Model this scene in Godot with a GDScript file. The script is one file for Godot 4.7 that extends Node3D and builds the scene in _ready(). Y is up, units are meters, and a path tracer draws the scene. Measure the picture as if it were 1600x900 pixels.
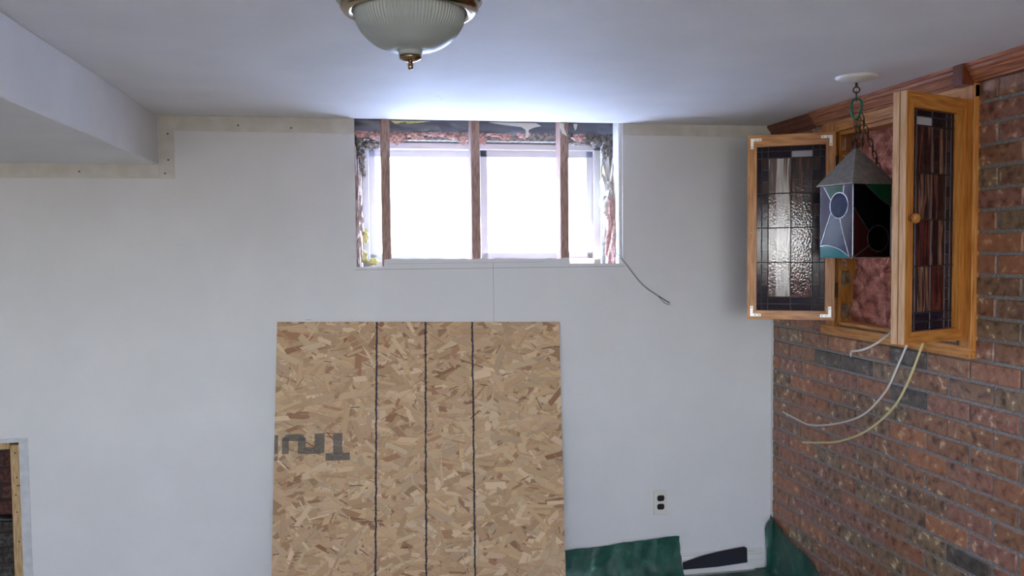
extends Node3D
# A basement room being renovated: white drywall with a torn-open basement window, brick side wall.
# metres, y up; camera stands at x = 0, z = 0

const CEIL := 2.058          # ceiling height
const BACK := -3.574         # face of the drywall with the window
const SIDE := 1.8645         # face of the brick wall
const EYE := Vector3(0, 1.5, 0)
const FOCAL := 1300.0        # pixels of the 1600 x 900 frame
var cam_basis := Basis.from_euler(Vector3(deg_to_rad(-2.59), deg_to_rad(-10.11), deg_to_rad(-0.54)))
var rng := RandomNumberGenerator.new()
var used := {}
var M := {}

# ------------------------------------------------------------------ pixel rays (only for measuring places)
func ray(px: float, py: float) -> Vector3:
	return cam_basis * Vector3((px - 800.0) / FOCAL, -(py - 450.0) / FOCAL, -1.0)
func on_back(px: float, py: float, z := BACK) -> Vector3:
	var d := ray(px, py)
	return EYE + d * (z / d.z)
func on_side(px: float, py: float, x := SIDE) -> Vector3:
	var d := ray(px, py)
	return EYE + d * (x / d.x)

# ------------------------------------------------------------------ naming and tagging
func numbered(called: String) -> String:
	var n: int = used.get(called, 0)
	used[called] = n + 1
	return called if n == 0 else "%s_%03d" % [called, n]
func tag(o: Node3D, label: String, category: String, group := "") -> Node3D:
	o.set_meta("label", label)
	o.set_meta("category", category)
	if group != "":
		o.set_meta("group", group)
	return o
func thing(called: String, label: String, category: String, at := Vector3.ZERO, turn := 0.0, group := "") -> Node3D:
	var o := Node3D.new()
	o.name = numbered(called)
	add_child(o)
	o.position = at
	o.rotation.y = turn
	tag(o, label, category, group)
	return o
func structure(called: String, label := "") -> Node3D:
	var o := Node3D.new()
	o.name = numbered(called)
	add_child(o)
	o.set_meta("kind", "structure")
	if label != "":
		o.set_meta("label", label)
	return o
func obj(called: String, mesh: Mesh, m: Material, parent: Node = null, at := Vector3.ZERO) -> MeshInstance3D:
	var o := MeshInstance3D.new()
	o.mesh = mesh
	o.material_override = m
	o.position = at
	if parent == null or parent == self:
		o.name = numbered(called)
		add_child(o)
	else:
		o.name = called
		parent.add_child(o, true)
	return o

# ------------------------------------------------------------------ mesh helpers
func begin() -> SurfaceTool:
	var st := SurfaceTool.new()
	st.begin(Mesh.PRIMITIVE_TRIANGLES)
	return st
func tri(st: SurfaceTool, a: Vector3, b: Vector3, c: Vector3, out_ref: Vector3) -> void:
	var n := (c - a).cross(b - a)
	if n.length_squared() < 1e-16:
		return
	if n.dot(out_ref) < 0.0:
		var t := b
		b = c
		c = t
		n = -n
	n = n.normalized()
	for p: Vector3 in [a, b, c]:
		st.set_normal(n)
		st.set_uv(Vector2(p.x, p.y))
		st.add_vertex(p)
func quad(st: SurfaceTool, a: Vector3, b: Vector3, c: Vector3, d: Vector3, out_ref: Vector3) -> void:
	tri(st, a, b, c, out_ref)
	tri(st, a, c, d, out_ref)
# box from lo to hi with chamfered edges
func add_box(st: SurfaceTool, lo: Vector3, hi: Vector3, bev := 0.0) -> void:
	var c := (lo + hi) * 0.5
	var h := (hi - lo) * 0.5
	var b := minf(bev, minf(h.x, minf(h.y, h.z)) * 0.9)
	for ax in 3:
		var u := (ax + 1) % 3
		var v := (ax + 2) % 3
		for s: float in [-1.0, 1.0]:
			var q: Array[Vector3] = []
			for k: Vector2 in [Vector2(-1, -1), Vector2(1, -1), Vector2(1, 1), Vector2(-1, 1)]:
				var p := Vector3.ZERO
				p[ax] = s * h[ax]
				p[u] = k.x * (h[u] - b)
				p[v] = k.y * (h[v] - b)
				q.append(c + p)
			var n := Vector3.ZERO
			n[ax] = s
			quad(st, q[0], q[1], q[2], q[3], n)
	if b <= 0.0:
		return
	for ax in 3:
		var u := (ax + 1) % 3
		var v := (ax + 2) % 3
		for su: float in [-1.0, 1.0]:
			for sv: float in [-1.0, 1.0]:
				var a := Vector3.ZERO
				var d := Vector3.ZERO
				a[u] = su * h[u]
				a[v] = sv * (h[v] - b)
				d[u] = su * (h[u] - b)
				d[v] = sv * h[v]
				var e := Vector3.ZERO
				e[ax] = h[ax] - b
				quad(st, c + a - e, c + a + e, c + d + e, c + d - e, a + d)
	for sx: float in [-1.0, 1.0]:
		for sy: float in [-1.0, 1.0]:
			for sz: float in [-1.0, 1.0]:
				var s3 := Vector3(sx, sy, sz)
				tri(st, c + s3 * Vector3(h.x, h.y - b, h.z - b), c + s3 * Vector3(h.x - b, h.y, h.z - b), c + s3 * Vector3(h.x - b, h.y - b, h.z), s3)
func box(lo: Vector3, hi: Vector3, bev := 0.0) -> ArrayMesh:
	var st := begin()
	add_box(st, lo, hi, bev)
	return st.commit()
# polygon in x, y pushed from z0 to z1
func add_ext(st: SurfaceTool, poly: PackedVector2Array, z0: float, z1: float) -> void:
	var idx := Geometry2D.triangulate_polygon(poly)
	for i in range(0, idx.size(), 3):
		for z: float in [z0, z1]:
			var n := Vector3(0, 0, 1 if z == maxf(z0, z1) else -1)
			tri(st, Vector3(poly[idx[i]].x, poly[idx[i]].y, z), Vector3(poly[idx[i + 1]].x, poly[idx[i + 1]].y, z), Vector3(poly[idx[i + 2]].x, poly[idx[i + 2]].y, z), n)
	var area := 0.0
	for i in poly.size():
		var p := poly[i]
		var q := poly[(i + 1) % poly.size()]
		area += p.x * q.y - q.x * p.y
	for i in poly.size():
		var p := poly[i]
		var q := poly[(i + 1) % poly.size()]
		var n := Vector3(q.y - p.y, p.x - q.x, 0) * signf(area)
		quad(st, Vector3(p.x, p.y, z0), Vector3(q.x, q.y, z0), Vector3(q.x, q.y, z1), Vector3(p.x, p.y, z1), n)
func ext(poly: PackedVector2Array, z0: float, z1: float) -> ArrayMesh:
	var st := begin()
	add_ext(st, poly, z0, z1)
	return st.commit()
# smooth grid from a function of (u, v); made double layered when thick > 0
func grid(f: Callable, nu: int, nv: int, closed_u := false) -> ArrayMesh:
	var st := begin()
	st.set_smooth_group(0)
	for i in nu:
		for j in nv:
			var p: Array[Vector3] = []
			for k: Vector2i in [Vector2i(0, 0), Vector2i(1, 0), Vector2i(1, 1), Vector2i(0, 1)]:
				var ui := i + k.x
				if closed_u:
					ui = ui % nu
				p.append(f.call(float(ui) / nu, float(j + k.y) / nv))
			for t: Array in [[0, 1, 2], [0, 2, 3]]:
				for q: int in t:
					st.set_uv(Vector2(p[q].x, p[q].y))
					st.add_vertex(p[q])
	st.generate_normals()
	return st.commit()
func tube(pts: Array, r: float, sides := 8) -> ArrayMesh:
	var c := Curve3D.new()
	c.bake_interval = 0.004
	for i in pts.size():
		var a: Vector3 = pts[maxi(i - 1, 0)]
		var b: Vector3 = pts[mini(i + 1, pts.size() - 1)]
		var t := (b - a) / 6.0
		c.add_point(pts[i], -t, t)
	var n := maxi(4, int(c.get_baked_length() / 0.008))
	var len_all := c.get_baked_length()
	var st := begin()
	st.set_smooth_group(0)
	var rings: Array = []
	for i in n + 1:
		var p := c.sample_baked(len_all * i / n, true)
		var d := (c.sample_baked(minf(len_all, len_all * i / n + 0.002), true) - c.sample_baked(maxf(0, len_all * i / n - 0.002), true)).normalized()
		var x := d.cross(Vector3(0.31, 0.8, 0.52)).normalized()
		var y := d.cross(x)
		var ring: Array[Vector3] = []
		for k in sides:
			var a := TAU * k / sides
			ring.append(p + (x * cos(a) + y * sin(a)) * r)
		rings.append(ring)
	for i in n:
		for k in sides:
			var k2 := (k + 1) % sides
			for p: Vector3 in [rings[i][k], rings[i + 1][k], rings[i + 1][k2], rings[i][k], rings[i + 1][k2], rings[i][k2]]:
				st.add_vertex(p)
	for e: int in [0, n]:
		for k in range(1, sides - 1):
			var tr := [rings[e][0], rings[e][k], rings[e][k + 1]] if e == 0 else [rings[e][0], rings[e][k + 1], rings[e][k]]
			for p: Vector3 in tr:
				st.add_vertex(p)
	st.generate_normals()
	return st.commit()
# profile of (radius, y) turned round the y axis; ribs: amplitude of fluting for each point
func lathe(profile: Array, seg: int, ribs := [], rib_count := 0) -> ArrayMesh:
	var st := begin()
	st.set_smooth_group(0)
	var f := func(i: int, j: int) -> Vector3:
		var a := TAU * (i % seg) / seg
		var r: float = profile[j].x
		if ribs.size() > 0:
			r *= 1.0 + ribs[j] * cos(a * rib_count)
		return Vector3(r * cos(a), profile[j].y, r * sin(a))
	for i in seg:
		for j in profile.size() - 1:
			var p := [f.call(i, j), f.call(i + 1, j), f.call(i + 1, j + 1), f.call(i, j + 1)]
			for q: int in [0, 1, 2, 0, 2, 3]:
				st.add_vertex(p[q])
	st.generate_normals()
	return st.commit()
# rough lump: squashed sphere pushed about by noise
func lump(size: Vector3, rough: float, freq: float, s: int, nu := 28, nv := 18) -> ArrayMesh:
	var n := FastNoiseLite.new()
	n.seed = s
	n.frequency = freq
	n.fractal_octaves = 4
	return grid(func(u: float, v: float) -> Vector3:
		var a := TAU * u
		var b := PI * (v - 0.5)
		var d := Vector3(cos(a) * cos(b), sin(b), -sin(a) * cos(b))
		var k := 1.0 + rough * n.get_noise_3dv(d * 1.0 + Vector3(s, 0, 0)) * 2.0
		return d * size * 0.5 * k, nu, nv, true)
# oval chain link lying in the x, y plane, long along y
func link_mesh(length: float, width: float, wire: float) -> ArrayMesh:
	var pts: Array[Vector3] = []
	var n := 20
	var r := width * 0.5 - wire
	var s := length * 0.5 - wire - r
	for i in n:
		var a := TAU * i / n
		pts.append(Vector3(cos(a) * r, sin(a) * r + signf(sin(a)) * s, 0))
	var st := begin()
	st.set_smooth_group(0)
	var rings: Array = []
	for i in n:
		var d := (pts[(i + 1) % n] - pts[(i + n - 1) % n]).normalized()
		var x := Vector3(0, 0, 1)
		var y := d.cross(x)
		var ring: Array[Vector3] = []
		for k in 6:
			var a := TAU * k / 6
			ring.append(pts[i] + (x * cos(a) + y * sin(a)) * wire)
		rings.append(ring)
	for i in n:
		for k in 6:
			var i2 := (i + 1) % n
			var k2 := (k + 1) % 6
			for p: Vector3 in [rings[i][k], rings[i][k2], rings[i2][k2], rings[i][k], rings[i2][k2], rings[i2][k]]:
				st.add_vertex(p)
	st.generate_normals()
	return st.commit()

# ------------------------------------------------------------------ materials
func rgb(r: float, g: float, b: float) -> Color:
	return Color(r / 255.0, g / 255.0, b / 255.0)
func noise_tex(s: int, freq: float, stops: Array, size := 512, octaves := 5, kind := FastNoiseLite.TYPE_SIMPLEX_SMOOTH, warp := 0.0) -> NoiseTexture2D:
	var n := FastNoiseLite.new()
	n.seed = s
	n.frequency = freq
	n.noise_type = kind
	n.fractal_octaves = octaves
	if warp > 0.0:
		n.domain_warp_enabled = true
		n.domain_warp_amplitude = warp
		n.domain_warp_frequency = freq * 1.5
	var t := NoiseTexture2D.new()
	t.width = size
	t.height = size
	t.seamless = true
	t.noise = n
	if stops.size() > 0:
		var g := Gradient.new()
		var off := PackedFloat32Array()
		var col := PackedColorArray()
		for k: Array in stops:
			off.append(k[0])
			col.append(k[1])
		g.offsets = off
		g.colors = col
		t.color_ramp = g
	return t
func mat(c: Color, rough := 0.8, metal := 0.0, spec := 0.5) -> StandardMaterial3D:
	var m := StandardMaterial3D.new()
	m.albedo_color = c
	m.roughness = rough
	m.metallic = metal
	m.metallic_specular = spec
	return m
func tex_mat(t: Texture2D, scale: Vector3, rough := 0.8, world := true, bump: Texture2D = null, bump_cm := 0.0, spec := 0.5) -> StandardMaterial3D:
	var m := mat(Color.WHITE, rough, 0.0, spec)
	m.albedo_texture = t
	m.uv1_triplanar = true
	m.uv1_world_triplanar = world
	m.uv1_scale = scale
	m.uv1_triplanar_sharpness = 8.0
	if bump:
		m.heightmap_enabled = true
		m.heightmap_texture = bump
		m.heightmap_scale = bump_cm
	return m

# streaky sheet glass: colour bands running up the sheet, wandering a little
func streak_image(s: int, cols: Array) -> ImageTexture:
	var g := Gradient.new()
	g.offsets = PackedFloat32Array([0.3, 0.45, 0.58, 0.72])
	g.colors = PackedColorArray(cols)
	var n := FastNoiseLite.new()
	n.seed = s
	n.frequency = 1.0
	n.fractal_octaves = 3
	var im := Image.create(256, 256, false, Image.FORMAT_RGB8)
	for y in 256:
		for x in 256:
			var a := TAU * x / 256.0
			var b := TAU * y / 256.0
			var v := n.get_noise_3d(cos(a) * 1.9, sin(a) * 1.9 + sin(b) * 0.13, cos(b) * 0.13)
			im.set_pixel(x, y, g.sample(v * 0.9 + 0.5))
	return ImageTexture.create_from_image(im)

func make_materials() -> void:
	var fine := noise_tex(7, 0.05, [], 512, 4)
	# painted drywall and ceiling: nearly even whites with faint mottling
	M.paint = tex_mat(noise_tex(1, 0.008, [[0.2, rgb(213, 212, 210)], [0.8, rgb(217, 216, 214)]]), Vector3.ONE * 0.7, 0.75, true, fine, 0.02, 0.4)
	M.ceiling = tex_mat(noise_tex(2, 0.008, [[0.2, rgb(222, 222, 222)], [0.8, rgb(228, 228, 228)]]), Vector3.ONE * 0.6, 0.7, true, fine, 0.03, 0.4)
	M.bare = tex_mat(noise_tex(3, 0.015, [[0.25, rgb(196, 191, 180)], [0.8, rgb(206, 202, 193)]]), Vector3.ONE * 1.3, 0.85)
	M.compound = tex_mat(noise_tex(4, 0.02, [[0.25, rgb(186, 188, 190)], [0.8, rgb(200, 201, 203)]]), Vector3.ONE * 2.0, 0.85)
	M.gypsum = tex_mat(noise_tex(5, 0.04, [[0.3, rgb(205, 203, 200)], [0.8, rgb(222, 221, 219)]]), Vector3.ONE * 4.0, 0.95)
	M.pencil = mat(rgb(118, 120, 128), 0.9)
	M.hole = mat(rgb(70, 62, 56), 0.9)
	M.trim_white = mat(rgb(214, 212, 208), 0.45)
	M.caulk = mat(rgb(190, 190, 188), 0.6)
	M.concrete = tex_mat(noise_tex(11, 0.03, [[0.2, rgb(120, 117, 113)], [0.5, rgb(160, 157, 152)], [0.85, rgb(190, 187, 182)]]), Vector3.ONE * 3.0, 0.95, true, noise_tex(12, 0.06, []), 0.15)
	M.floor = tex_mat(noise_tex(13, 0.012, [[0.2, rgb(172, 168, 162)], [0.8, rgb(192, 188, 182)]]), Vector3.ONE * 1.0, 0.85)
	M.ground = tex_mat(noise_tex(14, 0.02, [[0.2, rgb(158, 170, 192)], [0.8, rgb(182, 193, 212)]]), Vector3.ONE * 0.6, 0.95)
	# rough framing lumber, old and pinkish brown
	var grain := noise_tex(21, 0.03, [[0.2, rgb(138, 108, 96)], [0.5, rgb(166, 136, 122)], [0.8, rgb(184, 156, 142)]])
	M.stud = tex_mat(grain, Vector3(9, 0.9, 9), 0.85)
	M.stud_flat = tex_mat(grain, Vector3(0.9, 9, 9), 0.85)
	M.stud_tan = tex_mat(noise_tex(22, 0.03, [[0.2, rgb(158, 128, 88)], [0.5, rgb(184, 154, 110)], [0.8, rgb(196, 168, 126)]]), Vector3(9, 0.9, 9), 0.85)
	# varnished pine of the shutters: honey orange; grain along y, along local x, along z
	var honey := noise_tex(23, 0.022, [[0.15, rgb(158, 98, 40)], [0.45, rgb(184, 122, 56)], [0.7, rgb(196, 136, 68)], [0.9, rgb(204, 146, 80)]], 512, 4)
	M.pine_y = tex_mat(honey, Vector3(7, 0.6, 7), 0.38, false)
	M.pine_x = tex_mat(honey, Vector3(0.6, 7, 7), 0.38, false)
	M.pine_z = tex_mat(honey, Vector3(7, 7, 0.6), 0.38, false)
	var red := noise_tex(24, 0.022, [[0.15, rgb(126, 72, 44)], [0.5, rgb(156, 94, 60)], [0.85, rgb(176, 116, 78)]], 512, 4)
	M.crown = tex_mat(red, Vector3(8, 8, 0.6), 0.34, false)
	M.crown_block = tex_mat(noise_tex(25, 0.03, [[0.2, rgb(84, 38, 18)], [0.8, rgb(122, 62, 34)]]), Vector3(6, 1.2, 6), 0.4, false)
	# insulation, foam, film
	M.pink = tex_mat(noise_tex(31, 0.02, [[0.15, rgb(204, 152, 146)], [0.4, rgb(228, 184, 176)], [0.65, rgb(240, 208, 200)], [0.9, rgb(246, 228, 222)]], 512, 6), Vector3.ONE * 5.0, 1.0, true, noise_tex(32, 0.05, []), 0.3)
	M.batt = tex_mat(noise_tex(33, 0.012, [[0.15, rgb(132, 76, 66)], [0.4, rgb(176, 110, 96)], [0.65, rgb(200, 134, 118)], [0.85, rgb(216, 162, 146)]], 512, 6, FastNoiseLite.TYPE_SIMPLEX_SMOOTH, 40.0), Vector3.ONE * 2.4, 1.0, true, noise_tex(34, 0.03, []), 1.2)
	M.foam = tex_mat(noise_tex(35, 0.03, [[0.2, rgb(204, 200, 120)], [0.8, rgb(228, 226, 164)]]), Vector3.ONE * 6.0, 0.7)
	M.film = mat(rgb(118, 126, 144), 0.3)
	M.pale_pink = tex_mat(noise_tex(36, 0.02, [[0.2, rgb(214, 176, 170)], [0.45, rgb(234, 214, 208)], [0.8, rgb(240, 232, 228)]], 512, 5), Vector3.ONE * 5.0, 1.0)
	M.paper = mat(rgb(226, 222, 212), 0.9)
	M.vinyl = mat(rgb(224, 222, 226), 0.4)
	M.glass = mat(Color(0.95, 0.97, 1.0, 0.06), 0.02)
	M.glass.transparency = BaseMaterial3D.TRANSPARENCY_ALPHA
	# metals and small things
	M.brass = mat(rgb(150, 132, 104), 0.16, 1.0)
	M.nickel = mat(rgb(226, 224, 214), 0.35, 0.4)
	M.screw = mat(rgb(150, 146, 138), 0.4, 1.0)
	M.bronze = mat(rgb(72, 62, 50), 0.4, 1.0)
	M.teal_metal = mat(rgb(20, 132, 128), 0.2, 0.9)
	M.bowl = mat(rgb(176, 182, 178), 0.3)
	M.bowl.backlight_enabled = true
	M.bowl.backlight = Color(0.75, 0.78, 0.75)
	M.plate = mat(rgb(214, 210, 200), 0.4)
	M.black_plastic = mat(rgb(20, 20, 24), 0.35)
	M.cable_white = mat(rgb(212, 208, 200), 0.45)
	M.cable_yellow = mat(rgb(206, 196, 140), 0.45)
	M.cable_grey = mat(rgb(150, 150, 152), 0.5)
	M.cable_black = mat(rgb(30, 30, 34), 0.5)
	M.lantern_metal = tex_mat(noise_tex(41, 0.02, [[0.2, rgb(96, 92, 88)], [0.8, rgb(116, 111, 106)]]), Vector3.ONE * 4.0, 0.5, false)
	M.canopy = mat(rgb(218, 214, 208), 0.5)
	M.lead = mat(rgb(64, 62, 64), 0.45, 0.7)
	M.solder = mat(rgb(178, 182, 192), 0.3, 0.8)
	M.green_sheet = tex_mat(noise_tex(42, 0.02, [[0.25, rgb(22, 70, 60)], [0.55, rgb(30, 80, 68)], [0.78, rgb(42, 90, 78)], [0.95, rgb(104, 136, 126)]], 512, 5), Vector3.ONE * 1.0, 0.45, true, noise_tex(43, 0.02, []), 0.25)
	M.black_sheet = mat(rgb(22, 22, 36), 0.5)
	# marbled bricks: red brown body with cream and charcoal swirls, several firings
	M.bricks = []
	var tones := [
		[rgb(75, 52, 42), rgb(127, 88, 68), rgb(147, 107, 83), rgb(214, 188, 152)],
		[rgb(86, 55, 42), rgb(142, 94, 70), rgb(156, 110, 85), rgb(192, 152, 120)],
		[rgb(66, 52, 44), rgb(116, 86, 70), rgb(140, 110, 88), rgb(222, 202, 164)],
		[rgb(98, 61, 44), rgb(153, 99, 70), rgb(164, 114, 85), rgb(200, 160, 124)],
		[rgb(68, 57, 48), rgb(120, 98, 77), rgb(144, 120, 96), rgb(222, 204, 164)],
		[rgb(77, 52, 46), rgb(129, 86, 74), rgb(151, 110, 94), rgb(206, 174, 148)],
		[rgb(53, 50, 48), rgb(77, 71, 66), rgb(96, 86, 80), rgb(138, 126, 113)],
		[rgb(81, 53, 42), rgb(132, 92, 70), rgb(151, 112, 88), rgb(216, 190, 150)],
	]
	var rough := noise_tex(59, 0.04, [], 512, 5)
	for k in tones.size():
		var t: Array = tones[k]
		var m := tex_mat(noise_tex(60 + k, 0.012, [[0.06, t[0]], [0.3, t[1]], [0.6, t[2]], [0.74, t[2]], [0.88, t[3]]], 512, 3, FastNoiseLite.TYPE_SIMPLEX_SMOOTH, 60.0), Vector3(3.4, 3.4, 3.4), 0.42, true, rough, 0.05)
		m.uv1_offset = Vector3(0.13 * k, 0.37 * k, 0.71 * k)
		M.bricks.append(m)
	M.mortar = tex_mat(noise_tex(58, 0.05, [[0.2, rgb(120, 120, 121)], [0.8, rgb(150, 150, 151)]]), Vector3.ONE * 3.0, 0.95, true, rough, 0.15)
	M.shaded_brick = tex_mat(noise_tex(81, 0.02, [[0.2, rgb(58, 36, 32)], [0.8, rgb(104, 62, 54)]]), Vector3.ONE * 4.0, 0.9)  # masonry in the low opening: shade of the recess put into these darker colours
	M.shaded_stone = tex_mat(noise_tex(82, 0.02, [[0.2, rgb(44, 42, 40)], [0.8, rgb(88, 84, 78)]]), Vector3.ONE * 4.0, 0.9)
	M.shaded_mortar = mat(rgb(52, 46, 42), 0.95)
	# stained glass: streaky coloured sheets with a hammered face
	var hammer := noise_tex(71, 0.055, [], 512, 2)
	var streaks := {
		"white": [rgb(96, 78, 74), rgb(170, 164, 152), rgb(206, 203, 190), rgb(178, 172, 168)],
		"brown": [rgb(42, 24, 26), rgb(82, 48, 42), rgb(112, 74, 60), rgb(58, 30, 34)],
		"mixed": [rgb(36, 22, 28), rgb(92, 54, 44), rgb(136, 106, 84), rgb(54, 34, 36)],
		"wine": [rgb(40, 16, 20), rgb(76, 30, 30), rgb(102, 52, 44), rgb(46, 24, 32)],
	}
	M.glass_streak = {}
	var k2 := 0
	for key: String in streaks:
		var t: Array = streaks[key]
		var m := tex_mat(streak_image(75 + k2, t), Vector3.ONE * 3.0, 0.08, false)
		m.normal_enabled = false
		m.metallic_specular = 0.42
		m.heightmap_enabled = true
		m.heightmap_texture = hammer
		m.heightmap_scale = 0.02
		M.glass_streak[key] = m
		k2 += 1
	M.glass_dark = mat(rgb(34, 26, 40), 0.1)
	M.glass_block = mat(rgb(58, 42, 44), 0.12)
	M.glass_pale = mat(rgb(168, 168, 176), 0.12)
	M.lan_purple = mat(rgb(52, 46, 66), 0.06)
	M.lan_green = mat(rgb(18, 66, 44), 0.06)
	M.lan_blue = mat(rgb(30, 44, 74), 0.06)
	M.lan_cyan = mat(rgb(10, 104, 112), 0.06)
	M.lan_red = mat(rgb(40, 14, 14), 0.06)
	M.lan_black = mat(rgb(8, 8, 14), 0.06)
	M.pine_raw = tex_mat(noise_tex(26, 0.022, [[0.15, rgb(186, 148, 112)], [0.5, rgb(206, 170, 134)], [0.85, rgb(216, 184, 152)]], 512, 4), Vector3(7, 0.6, 7), 0.6, false)
	for m: StandardMaterial3D in [M.lan_purple, M.lan_green, M.lan_blue, M.lan_cyan, M.lan_red, M.lan_black, M.glass_dark, M.glass_pale, M.glass_block]:
		m.heightmap_enabled = true
		m.heightmap_texture = hammer
		m.heightmap_scale = 0.008
		m.metallic_specular = 0.3
		m.uv1_triplanar = true
		m.uv1_scale = Vector3(9, 3, 9)

# ------------------------------------------------------------------ strand board picture: flakes of wood, printed letters, marker lines
func strand_board_images(w: float, h: float) -> Array:
	var n := 1200
	var im := Image.create(n, n, false, Image.FORMAT_RGB8)
	var hi := Image.create(n, n, false, Image.FORMAT_L8)
	im.fill(rgb(150, 118, 84))
	hi.fill(Color(0.3, 0.3, 0.3))
	var pal := [rgb(196, 168, 130), rgb(206, 180, 142), rgb(188, 158, 118), rgb(200, 171, 128), rgb(184, 154, 116), rgb(214, 190, 154), rgb(196, 166, 132), rgb(190, 166, 132), rgb(192, 163, 124)]
	var dark := [rgb(160, 120, 86), rgb(146, 108, 76), rgb(170, 132, 96), rgb(174, 138, 100)]
	var r := RandomNumberGenerator.new()
	r.seed = 991
	for k in 2900:
		var big := 1.0 - 0.55 * k / 2900.0
		var l := r.randf_range(36, 150) * (0.4 + 0.75 * big)
		var b := r.randf_range(7, 40) * (0.3 + 0.8 * big)
		if k > 1900 and r.randf() < 0.4:
			b = r.randf_range(1.5, 4.0)
		var a := r.randfn(0.0, 0.55)
		if r.randf() < 0.22:
			a = r.randf_range(0, PI)
		var cx := r.randf_range(0, n)
		var cy := r.randf_range(0, n)
		var c: Color = pal[r.randi() % pal.size()]
		if r.randf() < 0.07:
			c = dark[r.randi() % dark.size()]
		if k > 2780 and r.randf() < 0.6:
			c = rgb(72, 48, 36)
			l *= 0.5
			b = r.randf_range(1.5, 3.0)
		var v := r.randf_range(0.94, 1.04)
		c = Color(c.r * v * 0.975, c.g * v * 0.95, c.b * v * 0.94)
		var lev := r.randf_range(0.35, 1.0)
		var ca := cos(a)
		var sa := sin(a)
		var ph := r.randf() * 100.0
		var fr := r.randf_range(0.8, 2.2)
		var skew := r.randf_range(-0.9, 0.9)
		var e := l * 0.5 + b
		for y in range(maxi(0, int(cy - absf(sa) * e - b)), mini(n, int(cy + absf(sa) * e + b) + 1)):
			for x in range(maxi(0, int(cx - absf(ca) * e - b)), mini(n, int(cx + absf(ca) * e + b) + 1)):
				var dx := x - cx
				var dy := y - cy
				var vv := -dx * sa + dy * ca
				if absf(vv) > b * 0.5:
					continue
				var uu := dx * ca + dy * sa + vv * skew
				if absf(uu) > l * 0.5:
					continue
				var g := 1.0 + 0.045 * sin(vv * fr + ph) + 0.03 * sin(vv * fr * 2.7 + ph * 2.0)
				if vv > b * 0.5 - 1.0:
					g *= 0.8
				im.set_pixel(x, y, Color(c.r * g, c.g * g, c.b * g))
				hi.set_pixel(x, y, Color(lev, lev, lev))
	# letters of the stamp, upside down as the board stands; rectangles in metres (from the left edge, from the top)
	var ink := func(x0: float, y0: float, x1: float, y1: float, cut: Callable) -> void:
		for y in range(maxi(0, int(y0 / h * n)), mini(n, int(y1 / h * n))):
			for x in range(maxi(0, int(x0 / w * n)), mini(n, int(x1 / w * n))):
				if not cut.call((x / float(n) * w - x0) / (x1 - x0), (y / float(n) * h - y0) / (y1 - y0)):
					continue
				if r.randf() < 0.08:
					continue
				var c := im.get_pixel(x, y)
				im.set_pixel(x, y, c.lerp(rgb(72, 70, 68), 0.78))
	var all := func(_u: float, _v: float) -> bool: return true
	var P := func(px: float, py: float) -> Vector2: return board_uv(px, py)
	for q: Array in [[509, 708, 547, 719], [521, 677, 535, 708.5], [492, 677.5, 507, 708.5], [477, 699.5, 493, 709.5], [466, 684, 477.5, 709.5], [441, 684, 451, 709.5], [425, 680, 434, 709.5], [425, 714, 434, 720]]:
		var a: Vector2 = P.call(q[0], q[1])
		var b: Vector2 = P.call(q[2], q[3])
		ink.call(a.x, a.y, b.x, b.y, all)
	var a2: Vector2 = P.call(441, 678.5)
	var b2: Vector2 = P.call(477.5, 689)
	ink.call(a2.x, a2.y, b2.x, b2.y, func(u: float, v: float) -> bool: return v > 0.75 * pow(maxf(absf(u - 0.5) * 2.0 - 0.45, 0.0) / 0.55, 2.0))
	# three black marker lines
	var wob := FastNoiseLite.new()
	wob.frequency = 0.02
	for x0: float in [0.4085, 0.6135, 0.8155]:
		for y in n:
			var c0 := x0 / 1.2 * n + wob.get_noise_2d(y, x0 * 900) * 3.0
			var half := 3.4 + wob.get_noise_2d(y * 4.0, x0 * 500) * 2.5
			for x in range(int(c0 - half), int(c0 + half) + 1):
				im.set_pixel(x, y, im.get_pixel(x, y).lerp(rgb(38, 34, 46), 0.9))
	im.resize(n, n)
	return [ImageTexture.create_from_image(im), ImageTexture.create_from_image(hi)]

# the strand board: upper left corner, its axes
const BOARD_W := 1.2
const BOARD_H := 1.205
const BOARD_O := Vector3(-0.3565, 1.2125, -3.562)
func board_axes() -> Array:
	var a := deg_to_rad(1.4)
	var b := 0.19
	var l := 1.0 / sqrt(1.0 + b * b)
	return [Vector3(cos(a), -sin(a) * l, sin(a) * b * l), Vector3(-sin(a), -cos(a) * l, cos(a) * b * l)]
func board_uv(px: float, py: float) -> Vector2:
	var ax := board_axes()
	var n: Vector3 = ax[0].cross(ax[1])
	var d := ray(px, py)
	var p := EYE + d * ((BOARD_O - EYE).dot(n) / d.dot(n)) - BOARD_O
	return Vector2(p.dot(ax[0]), p.dot(ax[1]))

# ------------------------------------------------------------------ scene
func _ready() -> void:
	rng.seed = 4711
	set_camera_and_light()
	make_materials()
	build_shell()
	build_window()
	build_brick_wall()
	build_board()
	build_shutters()
	build_ceiling_light()
	build_lantern()
	build_floor_things()
	build_outlet_and_cables()
	build_niche()

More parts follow.
